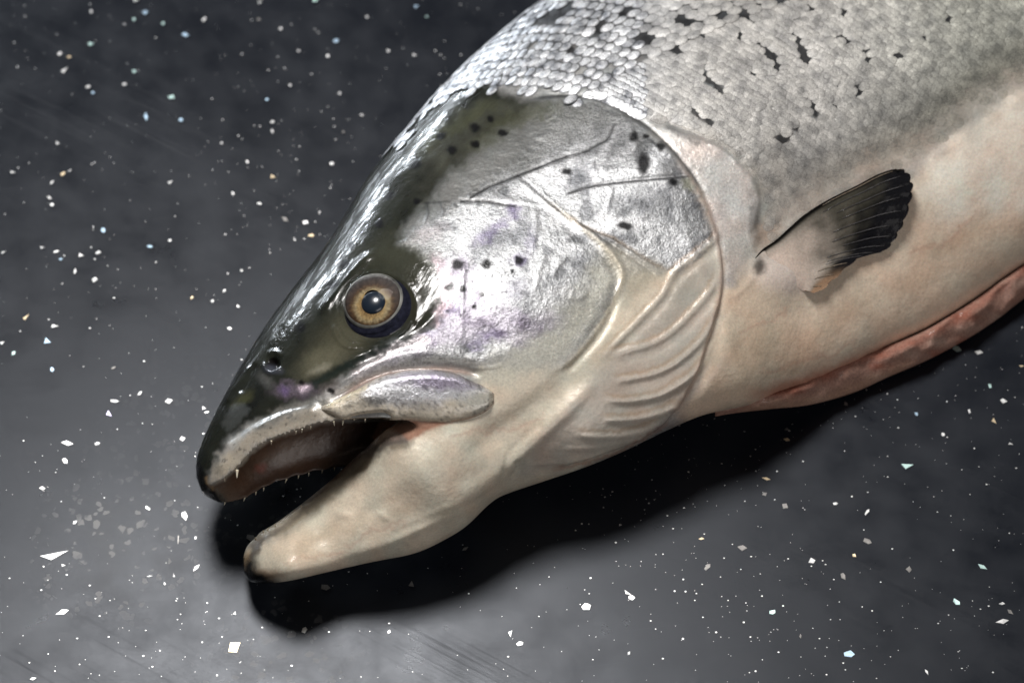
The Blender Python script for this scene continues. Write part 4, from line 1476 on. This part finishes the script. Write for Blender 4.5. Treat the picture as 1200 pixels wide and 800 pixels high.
# row angles: even spacing round the body measured at station 13
phs = np.linspace(-0.7, math.pi * 0.8, 500)
c13 = skin_pt(np.full(500, 13.5), phs)
arc = np.r_[0, np.cumsum(np.linalg.norm(np.diff(c13, axis=0), axis=1))]
pos_ = 0.0
rows = []
while pos_ < arc[-1]:
    rows.append(np.interp(pos_, arc, phs))
    pos_ += ROW * (1.0 if rows[-1] < 1.0 else 0.56)
rowh = np.gradient(np.array(rows))
sgr = np.linspace(9.5, 20.5, 1400)
cgr = skin_pt(sgr, np.full(1400, 0.75))
agr = np.r_[0, np.cumsum(np.linalg.norm(np.diff(cgr, axis=0), axis=1))]
for r_i, ph in enumerate(rows):
    sg = np.linspace(9.5, 20.5, 700)
    cp = skin_pt(sg, np.full(700, ph))
    al = np.r_[0, np.cumsum(np.linalg.norm(np.diff(cp, axis=0), axis=1))]
    st_ = STEP * (1.0 if ph < 1.0 else 0.5)
    q = np.arange(st_ * 0.5 * (r_i % 2), agr[-1], st_)
    q = q + rng.normal(0, 0.05 * st_, len(q))
    s = np.interp(q, agr, sgr)
    pj = np.full(len(s), ph) + rng.normal(0, 0.0025, len(s))
    c_ = skin_pt(s, pj)
    dx = skin_pt(s + 0.02, pj) - c_
    dy = skin_pt(s, pj + 0.01) - c_
    rh = np.linalg.norm(dy, axis=1) / 0.01 * rowh[r_i]
    scl.append(np.column_stack([c_, dx, dy, rh, np.full(len(s), st_)]))
scl = np.vstack(scl)
# settle the scales on the finished skin
spx = project(scl[:, :3])
cell = 2.5
gw, gh = 640, 480
fi_ = np.nonzero(front > 0.35)[0]
ix = ((P[fi_, 0] + 200) / cell).astype(int)
iy = ((P[fi_, 1] + 200) / cell).astype(int)
ok_ = (ix >= 0) & (ix < gw) & (iy >= 0) & (iy < gh)
rep = np.full(gw * gh, -1)
rep[ix[ok_] * gh + iy[ok_]] = fi_[ok_]
jx = np.clip(((spx[:, 0] + 200) / cell).astype(int), 0, gw - 1)
jy = np.clip(((spx[:, 1] + 200) / cell).astype(int), 0, gh - 1)
ri = rep[jx * gh + jy]
pn, pp = nrm[ri], co[ri]
dr = scl[:, :3] - CAM
tt_ = np.einsum('ij,ij->i', pp - CAM, pn) / np.einsum('ij,ij->i', dr, pn)
hit = CAM + dr * tt_[:, None]
facing_s = np.einsum('ij,ij->i', pn, -dr) / np.linalg.norm(dr, axis=1)
use_ = (ri >= 0) & (np.linalg.norm(hit - scl[:, :3], axis=1) < 0.0035) & (facing_s > 0.3)
scl[use_, :3] = hit[use_]
snorm = np.where(use_[:, None], pn, 0.0)
spx = project(scl[:, :3])
keep = inside_poly(spx + rng.normal(0, 1, spx.shape) * (3.0 + 5.0 * smooth(880, 960, spx[:, :1])), SCALE_ZONE) & (spx[:, 0] < 1560) & (spx[:, 1] > -290)
for x, y, rx, ry, a in MARKS:
    q = spx - (x, y)
    ca, sa = math.cos(R(a)), math.sin(R(a))
    d = np.hypot((q[:, 0] * ca + q[:, 1] * sa) / (rx + 2), (-q[:, 0] * sa + q[:, 1] * ca) / (ry + 2))
    keep &= ~((d < 1.0) & (rng.random(len(d)) < 0.92))
keep &= rng.random(len(keep)) > 0.03
scl, spx, snorm = scl[keep], spx[keep], snorm[keep]
ex = scl[:, 3:6] / np.linalg.norm(scl[:, 3:6], axis=1)[:, None]
ez = np.cross(scl[:, 3:6], scl[:, 6:9])
ez /= np.linalg.norm(ez, axis=1)[:, None]
vw = CAM - scl[:, :3]
flip = np.einsum('ij,ij->i', ez, scl[:, :3] - skin_pt(np.full(len(scl), 13.0), np.full(len(scl), 1.6)).mean(0) + np.array([0, 0, 0.03])) < 0
ez[flip] *= -1
sgn = np.sign(np.median(np.einsum('ij,ij->i', ez, vw)))
hasn = np.einsum('ij,ij->i', snorm, snorm) > 0.5
ez = np.where(hasn[:, None], 0.25 * ez + 0.75 * snorm, ez)
ez /= np.linalg.norm(ez, axis=1)[:, None]
ex = ex - ez * np.einsum('ij,ij->i', ex, ez)[:, None]
ex /= np.linalg.norm(ex, axis=1)[:, None]
# the trailing edge of each scale stands up a little, over the next one
flat0 = smooth(0.0044, 0.0025, scl[:, 10])
tilt = R(2.6) + rng.normal(0, 1, len(scl)) * R(2.2) * (1 - 0.75 * flat0)
roll = rng.normal(0, R(3.0), len(scl)) * (1 - 0.8 * flat0)
ex2 = ex * np.cos(tilt)[:, None] + ez * np.sin(tilt)[:, None]
ez2 = ez * np.cos(tilt)[:, None] - ex * np.sin(tilt)[:, None]
ey2 = np.cross(ez2, ex2)
ez3 = ez2 * np.cos(roll)[:, None] + ey2 * np.sin(roll)[:, None]
ey3 = np.cross(ez3, ex2)
flat_ = smooth(0.0044, 0.0025, scl[:, 10])
sx_ = scl[:, 10] * (0.52 + 0.28 * flat_) * rng.uniform(0.9, 1.1, len(scl))
sy_ = scl[:, 9] * (0.75 + 0.43 * flat_) * rng.uniform(0.9, 1.08, len(scl))
sz_ = (0.0017 - 0.0009 * flat_) * rng.uniform(0.7, 1.2, len(scl))
cen = scl[:, :3] + ez * (0.00036 - 0.00026 * flat_)[:, None]


def scale_material(name, dark, light, metal, rough, tinted=False):
    m, nt, b = material(name)
    L = nt.links.new
    g = nt.nodes.new('ShaderNodeNewGeometry')
    n = nt.nodes.new('ShaderNodeTexNoise')
    set_in(n, 'Scale', 260)
    set_in(n, 'Detail', 3)
    L(g.outputs['Position'], n.inputs['Vector'])
    f = nt.nodes.new('ShaderNodeTexNoise')
    set_in(f, 'Scale', 3000)
    set_in(f, 'Detail', 3)
    L(g.outputs['Position'], f.inputs['Vector'])
    cr = nt.nodes.new('ShaderNodeValToRGB')
    e = cr.color_ramp.elements
    e[0].position, e[0].color = 0.33, (*dark, 1)
    e[1].position, e[1].color = 0.62, (*light, 1)
    L(n.outputs[0], cr.inputs[0])
    mr = nt.nodes.new('ShaderNodeMapRange')
    mr.inputs[1].default_value, mr.inputs[2].default_value = 0.3, 0.7
    mr.inputs[3].default_value, mr.inputs[4].default_value = 0.6, 1.25
    L(f.outputs[0], mr.inputs[0])
    mx = nt.nodes.new('ShaderNodeMix')
    mx.data_type = 'RGBA'
    mx.blend_type = 'MULTIPLY'
    mx.inputs[0].default_value = 1
    ra = nt.nodes.new('ShaderNodeAttribute')
    ra.attribute_name = 'rim'
    rr_ = nt.nodes.new('ShaderNodeMapRange')
    rr_.inputs[1].default_value, rr_.inputs[2].default_value = 0.15, 0.95
    rr_.inputs[3].default_value, rr_.inputs[4].default_value = 1.0, (0.72 if tinted else 0.22)
    L(ra.outputs['Fac'], rr_.inputs[0])
    m3 = nt.nodes.new('ShaderNodeMix')
    m3.data_type = 'RGBA'
    m3.blend_type = 'MULTIPLY'
    m3.inputs[0].default_value = 1
    L(cr.outputs[0], m3.inputs[6])
    L(rr_.outputs[0], m3.inputs[7])
    L(m3.outputs[2], mx.inputs[6])
    L(mr.outputs[0], mx.inputs[7])
    if tinted:
        at = nt.nodes.new('ShaderNodeAttribute')
        at.attribute_name = 'tint'
        m2 = nt.nodes.new('ShaderNodeMix')
        m2.data_type = 'RGBA'
        m2.blend_type = 'MULTIPLY'
        m2.inputs[0].default_value = 1
        L(mx.outputs[2], m2.inputs[6])
        L(at.outputs['Color'], m2.inputs[7])
        L(m2.outputs[2], b.inputs['Base Color'])
        ao = nt.nodes.new('ShaderNodeAttribute')
        ao.attribute_name = 'cover'
        L(ao.outputs['Fac'], b.inputs['Alpha'])
    else:
        L(mx.outputs[2], b.inputs['Base Color'])
    set_in(b, 'Metallic', metal)
    set_in(b, 'Roughness', rough)
    set_in(b, 'Coat Weight', 0.25)
    set_in(b, 'Coat Roughness', 0.12)
    bp = nt.nodes.new('ShaderNodeBump')
    bp.inputs['Distance'].default_value = 0.00012
    L(f.outputs[0], bp.inputs['Height'])
    L(bp.outputs[0], b.inputs['Normal'])
    return m


SCM = scale_material('scale_silver', (0.24, 0.25, 0.275), (0.88, 0.89, 0.91), 0.5, 0.32)
SCS = scale_material('scale_grey', (0.36, 0.37, 0.39), (0.68, 0.69, 0.71), 0.25, 0.36, True)
inframe = (spx[:, 0] > 0) & (spx[:, 0] < 1200) & (spx[:, 1] > 0) & (spx[:, 1] < 800)
vwn = vw / np.linalg.norm(vw, axis=1)[:, None]
area_ = sx_ * sy_ * np.clip(np.einsum('ij,ij->i', ez, vwn), 0, 1) * inframe * smooth(760, 640, spx[:, 0])
big = np.argsort(-area_)[:300]
one = mesh_from('scale', SV, SF)
RIMA = np.r_[0.0, np.full(10, 0.0), np.full(10, 1.0)]
point_attr(one, 'rim', RIMA)
for k in big:
    M = Matrix(np.vstack([np.column_stack([ex2[k] * sx_[k], ey3[k] * sy_[k], ez3[k] * sz_[k], cen[k]]), [0, 0, 0, 1]]).tolist())
    o = fish_part('scale', one, SCM)
    o.matrix_basis = M
rest = np.setdiff1d(np.arange(len(scl)), big)
VV_ = (cen[rest][:, None, :] + SV[None, :, 0:1] * (ex2 * sx_[:, None])[rest][:, None, :] + SV[None, :, 1:2] * (ey3 * sy_[:, None])[rest][:, None, :] + SV[None, :, 2:3] * (ez3 * sz_[:, None])[rest][:, None, :]).reshape(-1, 3)
tri = np.array([f for f in SF if len(f) == 3] + [t for f in SF if len(f) == 4 for t in ((f[0], f[1], f[2]), (f[0], f[2], f[3]))])
FF_ = (tri[None] + (np.arange(len(rest)) * len(SV))[:, None, None]).reshape(-1, 3)
sme = mesh_from('small_scales', VV_, FF_)
rp = spx[rest]
side_ = smooth(640, 860, rp[:, 0] + 0.35 * (rp[:, 1] - 60))
tail_ = smooth(930, 1180, rp[:, 0])
tint = np.ones((len(rest), 3)) * (1.18 - 0.28 * side_)[:, None]  # paler towards the head: glint of tilted scales put into the tint
tint *= 1 - tail_[:, None] * np.array([0.20, 0.17, 0.23])
tint *= 1 + side_[:, None] * np.array([0.05, 0.0, -0.08])
tint *= rng.uniform(0.82, 1.15, len(rest))[:, None]
tint *= (1 + 0.18 * vnoise(rp, 40, 301, 3))[:, None]
dl, _, _ = dist_poly(rp, np.array([(772, 148), (830, 164), (880, 200), (897, 240), (902, 276), (950, 240), (1040, 192), (1086, 174), (1150, 126), (1260, 60)], float))
low_ = smooth(60, 8, dl) * smooth(880, 920, rp[:, 0]) + smooth(14, 2, dl) * (rp[:, 0] < 900)
tint *= 1 + 0.35 * np.clip(low_, 0, 1)[:, None] * np.array([1.1, 1.0, 0.85])  # lower rows lightened to make up for shade between the see-through layers
cover = np.clip(1 - 0.95 * low_ ** 0.7 * rng.uniform(0.75, 1.1, len(rest)), 0.06, 1) * (1 - 0.05 * side_)
nsv = len(SV)
point_attr(sme, 'tint', np.repeat(tint, nsv, 0), 'FLOAT_COLOR')
point_attr(sme, 'rim', np.tile(RIMA, len(rest)))
point_attr(sme, 'cover', np.repeat(cover, nsv))
o = fish_part('small_scales', sme, SCS, kind='stuff')
print('scales', len(scl))
# ------------------------------------------------------------------ table
def table_material():
    m, nt, b = material('dark_table')
    L = nt.links.new
    g = nt.nodes.new('ShaderNodeNewGeometry')

    def mapping(rot, sc):
        vr = nt.nodes.new('ShaderNodeVectorRotate')
        vr.rotation_type = 'Z_AXIS'
        vr.inputs['Angle'].default_value = R(rot)
        L(g.outputs['Position'], vr.inputs['Vector'])
        mp = nt.nodes.new('ShaderNodeMapping')
        mp.inputs['Scale'].default_value = sc
        L(vr.outputs[0], mp.inputs['Vector'])
        return mp.outputs[0]

    def noise(vec, scale, detail=4, rough=0.6):
        n = nt.nodes.new('ShaderNodeTexNoise')
        set_in(n, 'Scale', scale)
        set_in(n, 'Detail', detail)
        set_in(n, 'Roughness', rough)
        L(vec, n.inputs['Vector'])
        return n.outputs[0]

    def rng_(v, a, b_, c=0.0, d=1.0):
        r = nt.nodes.new('ShaderNodeMapRange')
        r.interpolation_type = 'SMOOTHSTEP'
        for i, x in enumerate((a, b_, c, d)):
            r.inputs[i + 1].default_value = x
        L(v, r.inputs[0])
        return r.outputs[0]

    def op(o_, a, b_):
        n = nt.nodes.new('ShaderNodeMath')
        n.operation = o_
        for i, v in enumerate((a, b_)):
            if isinstance(v, (int, float)):
                n.inputs[i].default_value = v
            else:
                L(v, n.inputs[i])
        return n.outputs[0]

    def spot(px, r):
        d = nt.nodes.new('ShaderNodeVectorMath')
        d.operation = 'DISTANCE'
        d.inputs[1].default_value = tuple(W(np.array(px, float), 0.0))
        L(g.outputs['Position'], d.inputs[0])
        return rng_(d.outputs['Value'], r, r * 0.35)

    flat = mapping(0, (1, 1, 1))
    cloud = noise(flat, 22, 4)
    cloud2 = noise(flat, 90, 4)
    grain = noise(flat, 5200, 2)
    scr = noise(mapping(31, (9, 900, 1)), 1.0, 3, 0.7)
    scrm = rng_(noise(mapping(31, (6, 22, 1)), 1.0, 2), 0.45, 0.60)
    scr2 = noise(mapping(-8, (14, 1200, 1)), 1.0, 2, 0.7)
    # dried water spots
    vo = nt.nodes.new('ShaderNodeTexVoronoi')
    vo.feature = 'F1'
    set_in(vo, 'Scale', 400)
    set_in(vo, 'Randomness', 1.0)
    wp = nt.nodes.new('ShaderNodeVectorMath')
    wp.operation = 'MULTIPLY_ADD'
    nv = nt.nodes.new('ShaderNodeTexNoise')
    set_in(nv, 'Scale', 300)
    L(g.outputs['Position'], nv.inputs['Vector'])
    L(nv.outputs['Color'], wp.inputs[0])
    wp.inputs[1].default_value = (0.0036, 0.0036, 0)
    L(g.outputs['Position'], wp.inputs[2])
    L(wp.outputs[0], vo.inputs['Vector'])
    sizes = nt.nodes.new('ShaderNodeSeparateColor')
    L(vo.outputs['Color'], sizes.inputs[0])
    rad = op('MULTIPLY', sizes.outputs[0], 0.62)
    disk = rng_(op('SUBTRACT', vo.outputs['Distance'], rad), 0.0, -0.10)
    some = rng_(sizes.outputs[1], 0.20, 0.25)
    disk = op('MULTIPLY', disk, some)
    area1 = spot((140, 640), 0.030)
    area2 = spot((330, 800), 0.03)
    area3 = spot((250, 560), 0.05)
    where = op('MAXIMUM', area1, op('MAXIMUM', op('MULTIPLY', area2, 0.5), op('MULTIPLY', area3, 0.08)))
    film = op('MULTIPLY', op('MAXIMUM', area1, op('MULTIPLY', area2, 0.7)), rng_(cloud2, 0.40, 0.70))
    dried = op('MAXIMUM', op('MULTIPLY', op('MULTIPLY', disk, where), rng_(cloud2, 0.34, 0.5)), op('MULTIPLY', film, 0.13))
    # base colour
    ramp = nt.nodes.new('ShaderNodeValToRGB')
    e = ramp.color_ramp.elements
    e[0].position, e[0].color = 0.30, (0.003, 0.0045, 0.0085, 1)
    e[1].position, e[1].color = 0.72, (0.008, 0.010, 0.015, 1)
    L(cloud, ramp.inputs[0])
    tone = op('ADD', 0.82, op('MULTIPLY', grain, 0.36))
    tone = op('SUBTRACT', tone, op('MULTIPLY', op('MULTIPLY', rng_(scr, 0.55, 0.70), scrm), 0.22))
    tone = op('ADD', tone, op('MULTIPLY', rng_(scr2, 0.64, 0.74), 0.4))
    mul = nt.nodes.new('ShaderNodeMix')
    mul.data_type = 'RGBA'
    mul.blend_type = 'MULTIPLY'
    mul.inputs[0].default_value = 1
    L(ramp.outputs[0], mul.inputs[6])
    L(tone, mul.inputs[7])
    mxd = nt.nodes.new('ShaderNodeMix')
    mxd.data_type = 'RGBA'
    L(op('MULTIPLY', dried, 0.8), mxd.inputs[0])
    L(mul.outputs[2], mxd.inputs[6])
    mxd.inputs[7].default_value = (0.30, 0.295, 0.29, 1)
    L(mxd.outputs[2], b.inputs['Base Color'])
    set_in(b, 'Specular IOR Level', 0.42)
    b.inputs['Specular Tint'].default_value = (0.88, 0.925, 1.0, 1)
    ro = op('ADD', 0.33, op('ADD', op('MULTIPLY', op('SUBTRACT', cloud2, 0.5), 0.24), op('MULTIPLY', op('SUBTRACT', cloud, 0.5), 0.17)))
    ro = op('ADD', ro, op('MULTIPLY', op('MULTIPLY', rng_(scr, 0.52, 0.66), scrm), 0.07))
    ro = op('ADD', ro, op('MULTIPLY', dried, 0.15))
    L(ro, b.inputs['Roughness'])
    bp = nt.nodes.new('ShaderNodeBump')
    bp.inputs['Distance'].default_value = 0.00003
    L(op('ADD', grain, op('MULTIPLY', scr, op('MULTIPLY', scrm, 0.6))), bp.inputs['Height'])
    L(bp.outputs[0], b.inputs['Normal'])
    return m


tv_ = np.array([[-1.1, -0.7, -0.03], [1.1, -0.7, -0.03], [1.1, 1.0, -0.03], [-1.1, 1.0, -0.03], [-1.1, -0.7, 0], [1.1, -0.7, 0], [1.1, 1.0, 0], [-1.1, 1.0, 0]])
tm = mesh_from('tabletop', tv_, [(3, 2, 1, 0), (4, 5, 6, 7), (0, 1, 5, 4), (1, 2, 6, 5), (2, 3, 7, 6), (3, 0, 4, 7)], False)
table = obj('tabletop', tm, table_material(), kind='structure')

# mirror chips set in the surface: x, y, length, width, turn, tone (0 white 1 blue 2 warm 3 lilac 4 dim: duller chips and those with the fish's shade painted in, 5 teal)
CHIPS = """107 14 6 5 80 0;159 1 8 6 0 0;170 15 10 7 0 1;217 41 11 7 0 1;239 23 9 6 -50 0;106 52 10 7 0 5;157 23 6 5 0 5;191 28 6 5 0 5;75 83 14 6 -40 0;70 63 7 5 -30 0;81 67 6 4 0 2;103 102 9 5 -20 0;109 109 6 5 0 1;157 84 7 6 0 5;146 99 8 5 0 0;201 114 11 7 0 5;171 137 14 7 85 1;212 141 8 7 0 1;313 117 5 4 0 1;319 143 8 5 0 0;319 154 7 5 85 0;394 48 10 6 -20 1;384 66 6 5 0 0;329 34 6 5 0 0;303 23 7 5 0 4;304 3 9 6 0 0;369 1 8 6 0 5;67 168 7 6 20 0;15 202 8 5 0 0;74 204 9 5 -40 2;82 200 7 4 -30 0;61 214 8 4 -50 0;58 232 9 4 20 0;61 240 6 5 0 0;199 214 9 5 -30 0;273 227 8 6 90 0;319 207 11 6 5 2;389 192 8 6 0 0;304 239 8 4 0 0;334 257 13 7 30 4;358 261 10 7 -10 0;365 276 9 5 0 2;121 270 8 7 60 1;176 289 10 5 5 1;116 296 7 5 -30 0;94 299 11 7 10 0;49 290 7 5 0 0;4 296 9 4 -20 0;66 295 9 3 -15 0;199 282 6 5 -30 0;115 296 8 5 -30 0;88 318 10 4 100 0;111 328 10 8 -30 0;71 304 6 4 -10 1;30 372 13 4 -45 2;64 382 10 6 -5 0;55 400 11 9 20 1;2 402 8 4 -40 0;16 414 6 4 -50 5;61 433 6 6 50 1;134 470 12 4 5 0;128 485 9 8 40 3;164 461 8 4 -40 0;198 470 10 8 -20 0;238 478 7 5 0 0;242 483 7 3 -10 0;225 349 5 3 -50 2;249 353 5 4 -50 0;279 359 5 4 30 0;269 385 6 4 10 0;263 341 5 3 -50 0;283 317 5 4 30 0;133 431 7 3 -35 4;79 519 15 6 10 0;76 540 8 6 40 0;114 520 7 4 -20 0;50 572 8 6 0 0;214 514 8 6 30 0;173 595 8 5 30 0;216 604 12 8 70 0;88 612 7 4 -40 0;62 651 37 11 -14 0;74 662 6 5 0 0;230 665 12 5 -50 0;229 630 4 4 0 0;209 632 13 2 92 4;73 717 16 7 -20 0;175 675 8 2 -10 0;193 684 4 3 80 0;275 719 6 4 -70 0;274 758 19 15 -10 2;357 738 9 8 -60 0;294 630 13 9 30 4;381 688 14 8 10 4;39 795 8 4 -10 0;545 643 9 4 -30 4;482 684 10 8 30 4;687 711 13 11 10 0;735 694 11 5 25 0;740 700 9 7 20 0;598 741 11 6 80 0;609 754 9 7 0 0;456 740 6 4 -50 0;737 765 5 4 -60 0;727 615 4 3 0 0;1121 409 12 8 10 5;1147 413 10 6 5 0;1160 452 6 5 60 5;1176 470 9 6 20 0;1165 493 8 6 40 2;1074 485 6 5 50 1;1136 482 6 5 60 0;1105 509 6 5 40 0;1184 520 7 4 10 0;1062 545 17 9 -15 5;920 593 9 8 80 4;979 590 7 4 -10 0;1016 600 10 4 -55 0;898 561 10 4 15 2;922 503 9 4 30 4;922 515 8 4 10 2;1016 634 13 7 25 4;951 657 9 8 0 0;1001 651 6 5 60 2;988 675 10 6 60 4;1065 667 9 7 60 4;1151 664 13 6 35 5;1121 705 12 7 40 5;1175 728 16 6 -8 0;1184 717 10 5 40 4;1174 707 8 4 0 0;905 717 9 7 -15 5;995 766 14 11 -10 1;1086 787 8 3 60 0;938 745 6 3 80 4;829 664 10 6 -50 4;822 631 7 3 0 2;896 579 7 5 0 4;991 473 7 5 40 4;1197 429 7 3 0 2;870 642 12 8 20 4;487 8 9 6 -20 1;430 20 6 5 0 0;455 60 7 5 10 0;398 110 6 5 30 0;340 100 5 4 0 0;260 168 5 4 0 0;290 190 5 4 30 0;402 155 7 5 10 4;485 65 8 6 0 0;424 135 6 5 0 0;500 20 6 5 40 5;350 60 5 4 0 0"""
tones = [(0.86, 0.86, 0.86), (0.55, 0.74, 0.95), (0.92, 0.74, 0.50), (0.72, 0.66, 0.92), (0.28, 0.27, 0.26), (0.66, 0.90, 0.86)]
tone_mats = []
for k, c in enumerate(tones):
    tone_mats.append(simple('mirror_chip', c, 0.42, metal=0.85, noise=0.12, nscale=2500))
for row in CHIPS.split(';'):
    x, y, ln, wd, an, tn = [float(t) for t in row.split()]
    if y < 340:
        ln, wd = ln * 0.76, wd * 0.76
    elif ln < 15:
        ln, wd = ln * 0.92, wd * 0.92
    r_ = random.Random(int(x * 7 + y * 13))
    n_ = r_.choice((3, 4, 4, 5))
    if ln > 30 or ln > 3.2 * wd and wd > 3:
        n_ = 3
    if (x, y) == (274, 758):
        n_ = 4
    a0 = r_.uniform(0, 6.28) if n_ > 3 and wd > 0.6 * ln else 0.0
    pts = []
    for k in range(n_):
        a = a0 + 2 * math.pi * (k + r_.uniform(-0.18, 0.18)) / n_
        rr = r_.uniform(0.9, 1.12)
        pts.append((math.cos(a) * ln * 0.50 * rr, math.sin(a) * wd * 0.46 * rr))
    an_ = R(an)
    pp = [(x + u * math.cos(an_) - v * math.sin(an_), y + u * math.sin(an_) + v * math.cos(an_)) for u, v in pts]
    g3 = W(np.array(pp), np.zeros(n_))
    c3 = g3.mean(0)
    top = [(q[0] - c3[0], q[1] - c3[1], 0.00016 + r_.uniform(0, 0.00006)) for q in g3]
    bot = [(q[0] * 1.04, q[1] * 1.04, -0.0002) for q in top]
    V_ = top + bot
    F_ = [tuple(range(n_))] + [(k, k + n_, (k + 1) % n_ + n_, (k + 1) % n_) for k in range(n_)]
    sa = sum(top[k][0] * top[(k + 1) % n_][1] - top[(k + 1) % n_][0] * top[k][1] for k in range(n_))
    if sa < 0:
        F_ = [f[::-1] for f in F_]
    o = obj('mirror_chip', mesh_from('mirror_chip', np.array(V_), F_, False), tone_mats[int(tn)], table)
    o.location = tuple(c3)

# the finest glitter, too small to pick apart
ng = 5200
gp = np.column_stack([rng.uniform(-0.22, 0.24, ng * 2), rng.uniform(-0.17, 0.24, ng * 2)])
den = 0.55 + 0.6 * vnoise(gp, 0.05, 5, 2)
gp = gp[rng.random(ng * 2) < den][:ng]
big_ = rng.random(len(gp)) ** 4
rad = 0.00011 + 0.00026 * big_
V_, F_ = [], []
ang = rng.uniform(0, 6.28, len(gp))
corner = ang[:, None] + np.array([0, 1.57, 3.14, 4.71])[None]
gx_ = gp[:, 0:1] + rad[:, None] * np.cos(corner)
gy_ = gp[:, 1:2] + rad[:, None] * np.sin(corner) * rng.uniform(0.6, 1.0, len(gp))[:, None]
V_ = np.stack([gx_, gy_, np.full_like(gx_, 0.00012)], -1).reshape(-1, 3)
F_ = np.arange(len(V_)).reshape(-1, 4)
obj('glitter', mesh_from('glitter', V_, F_, False), tone_mats[0], table, kind='stuff')
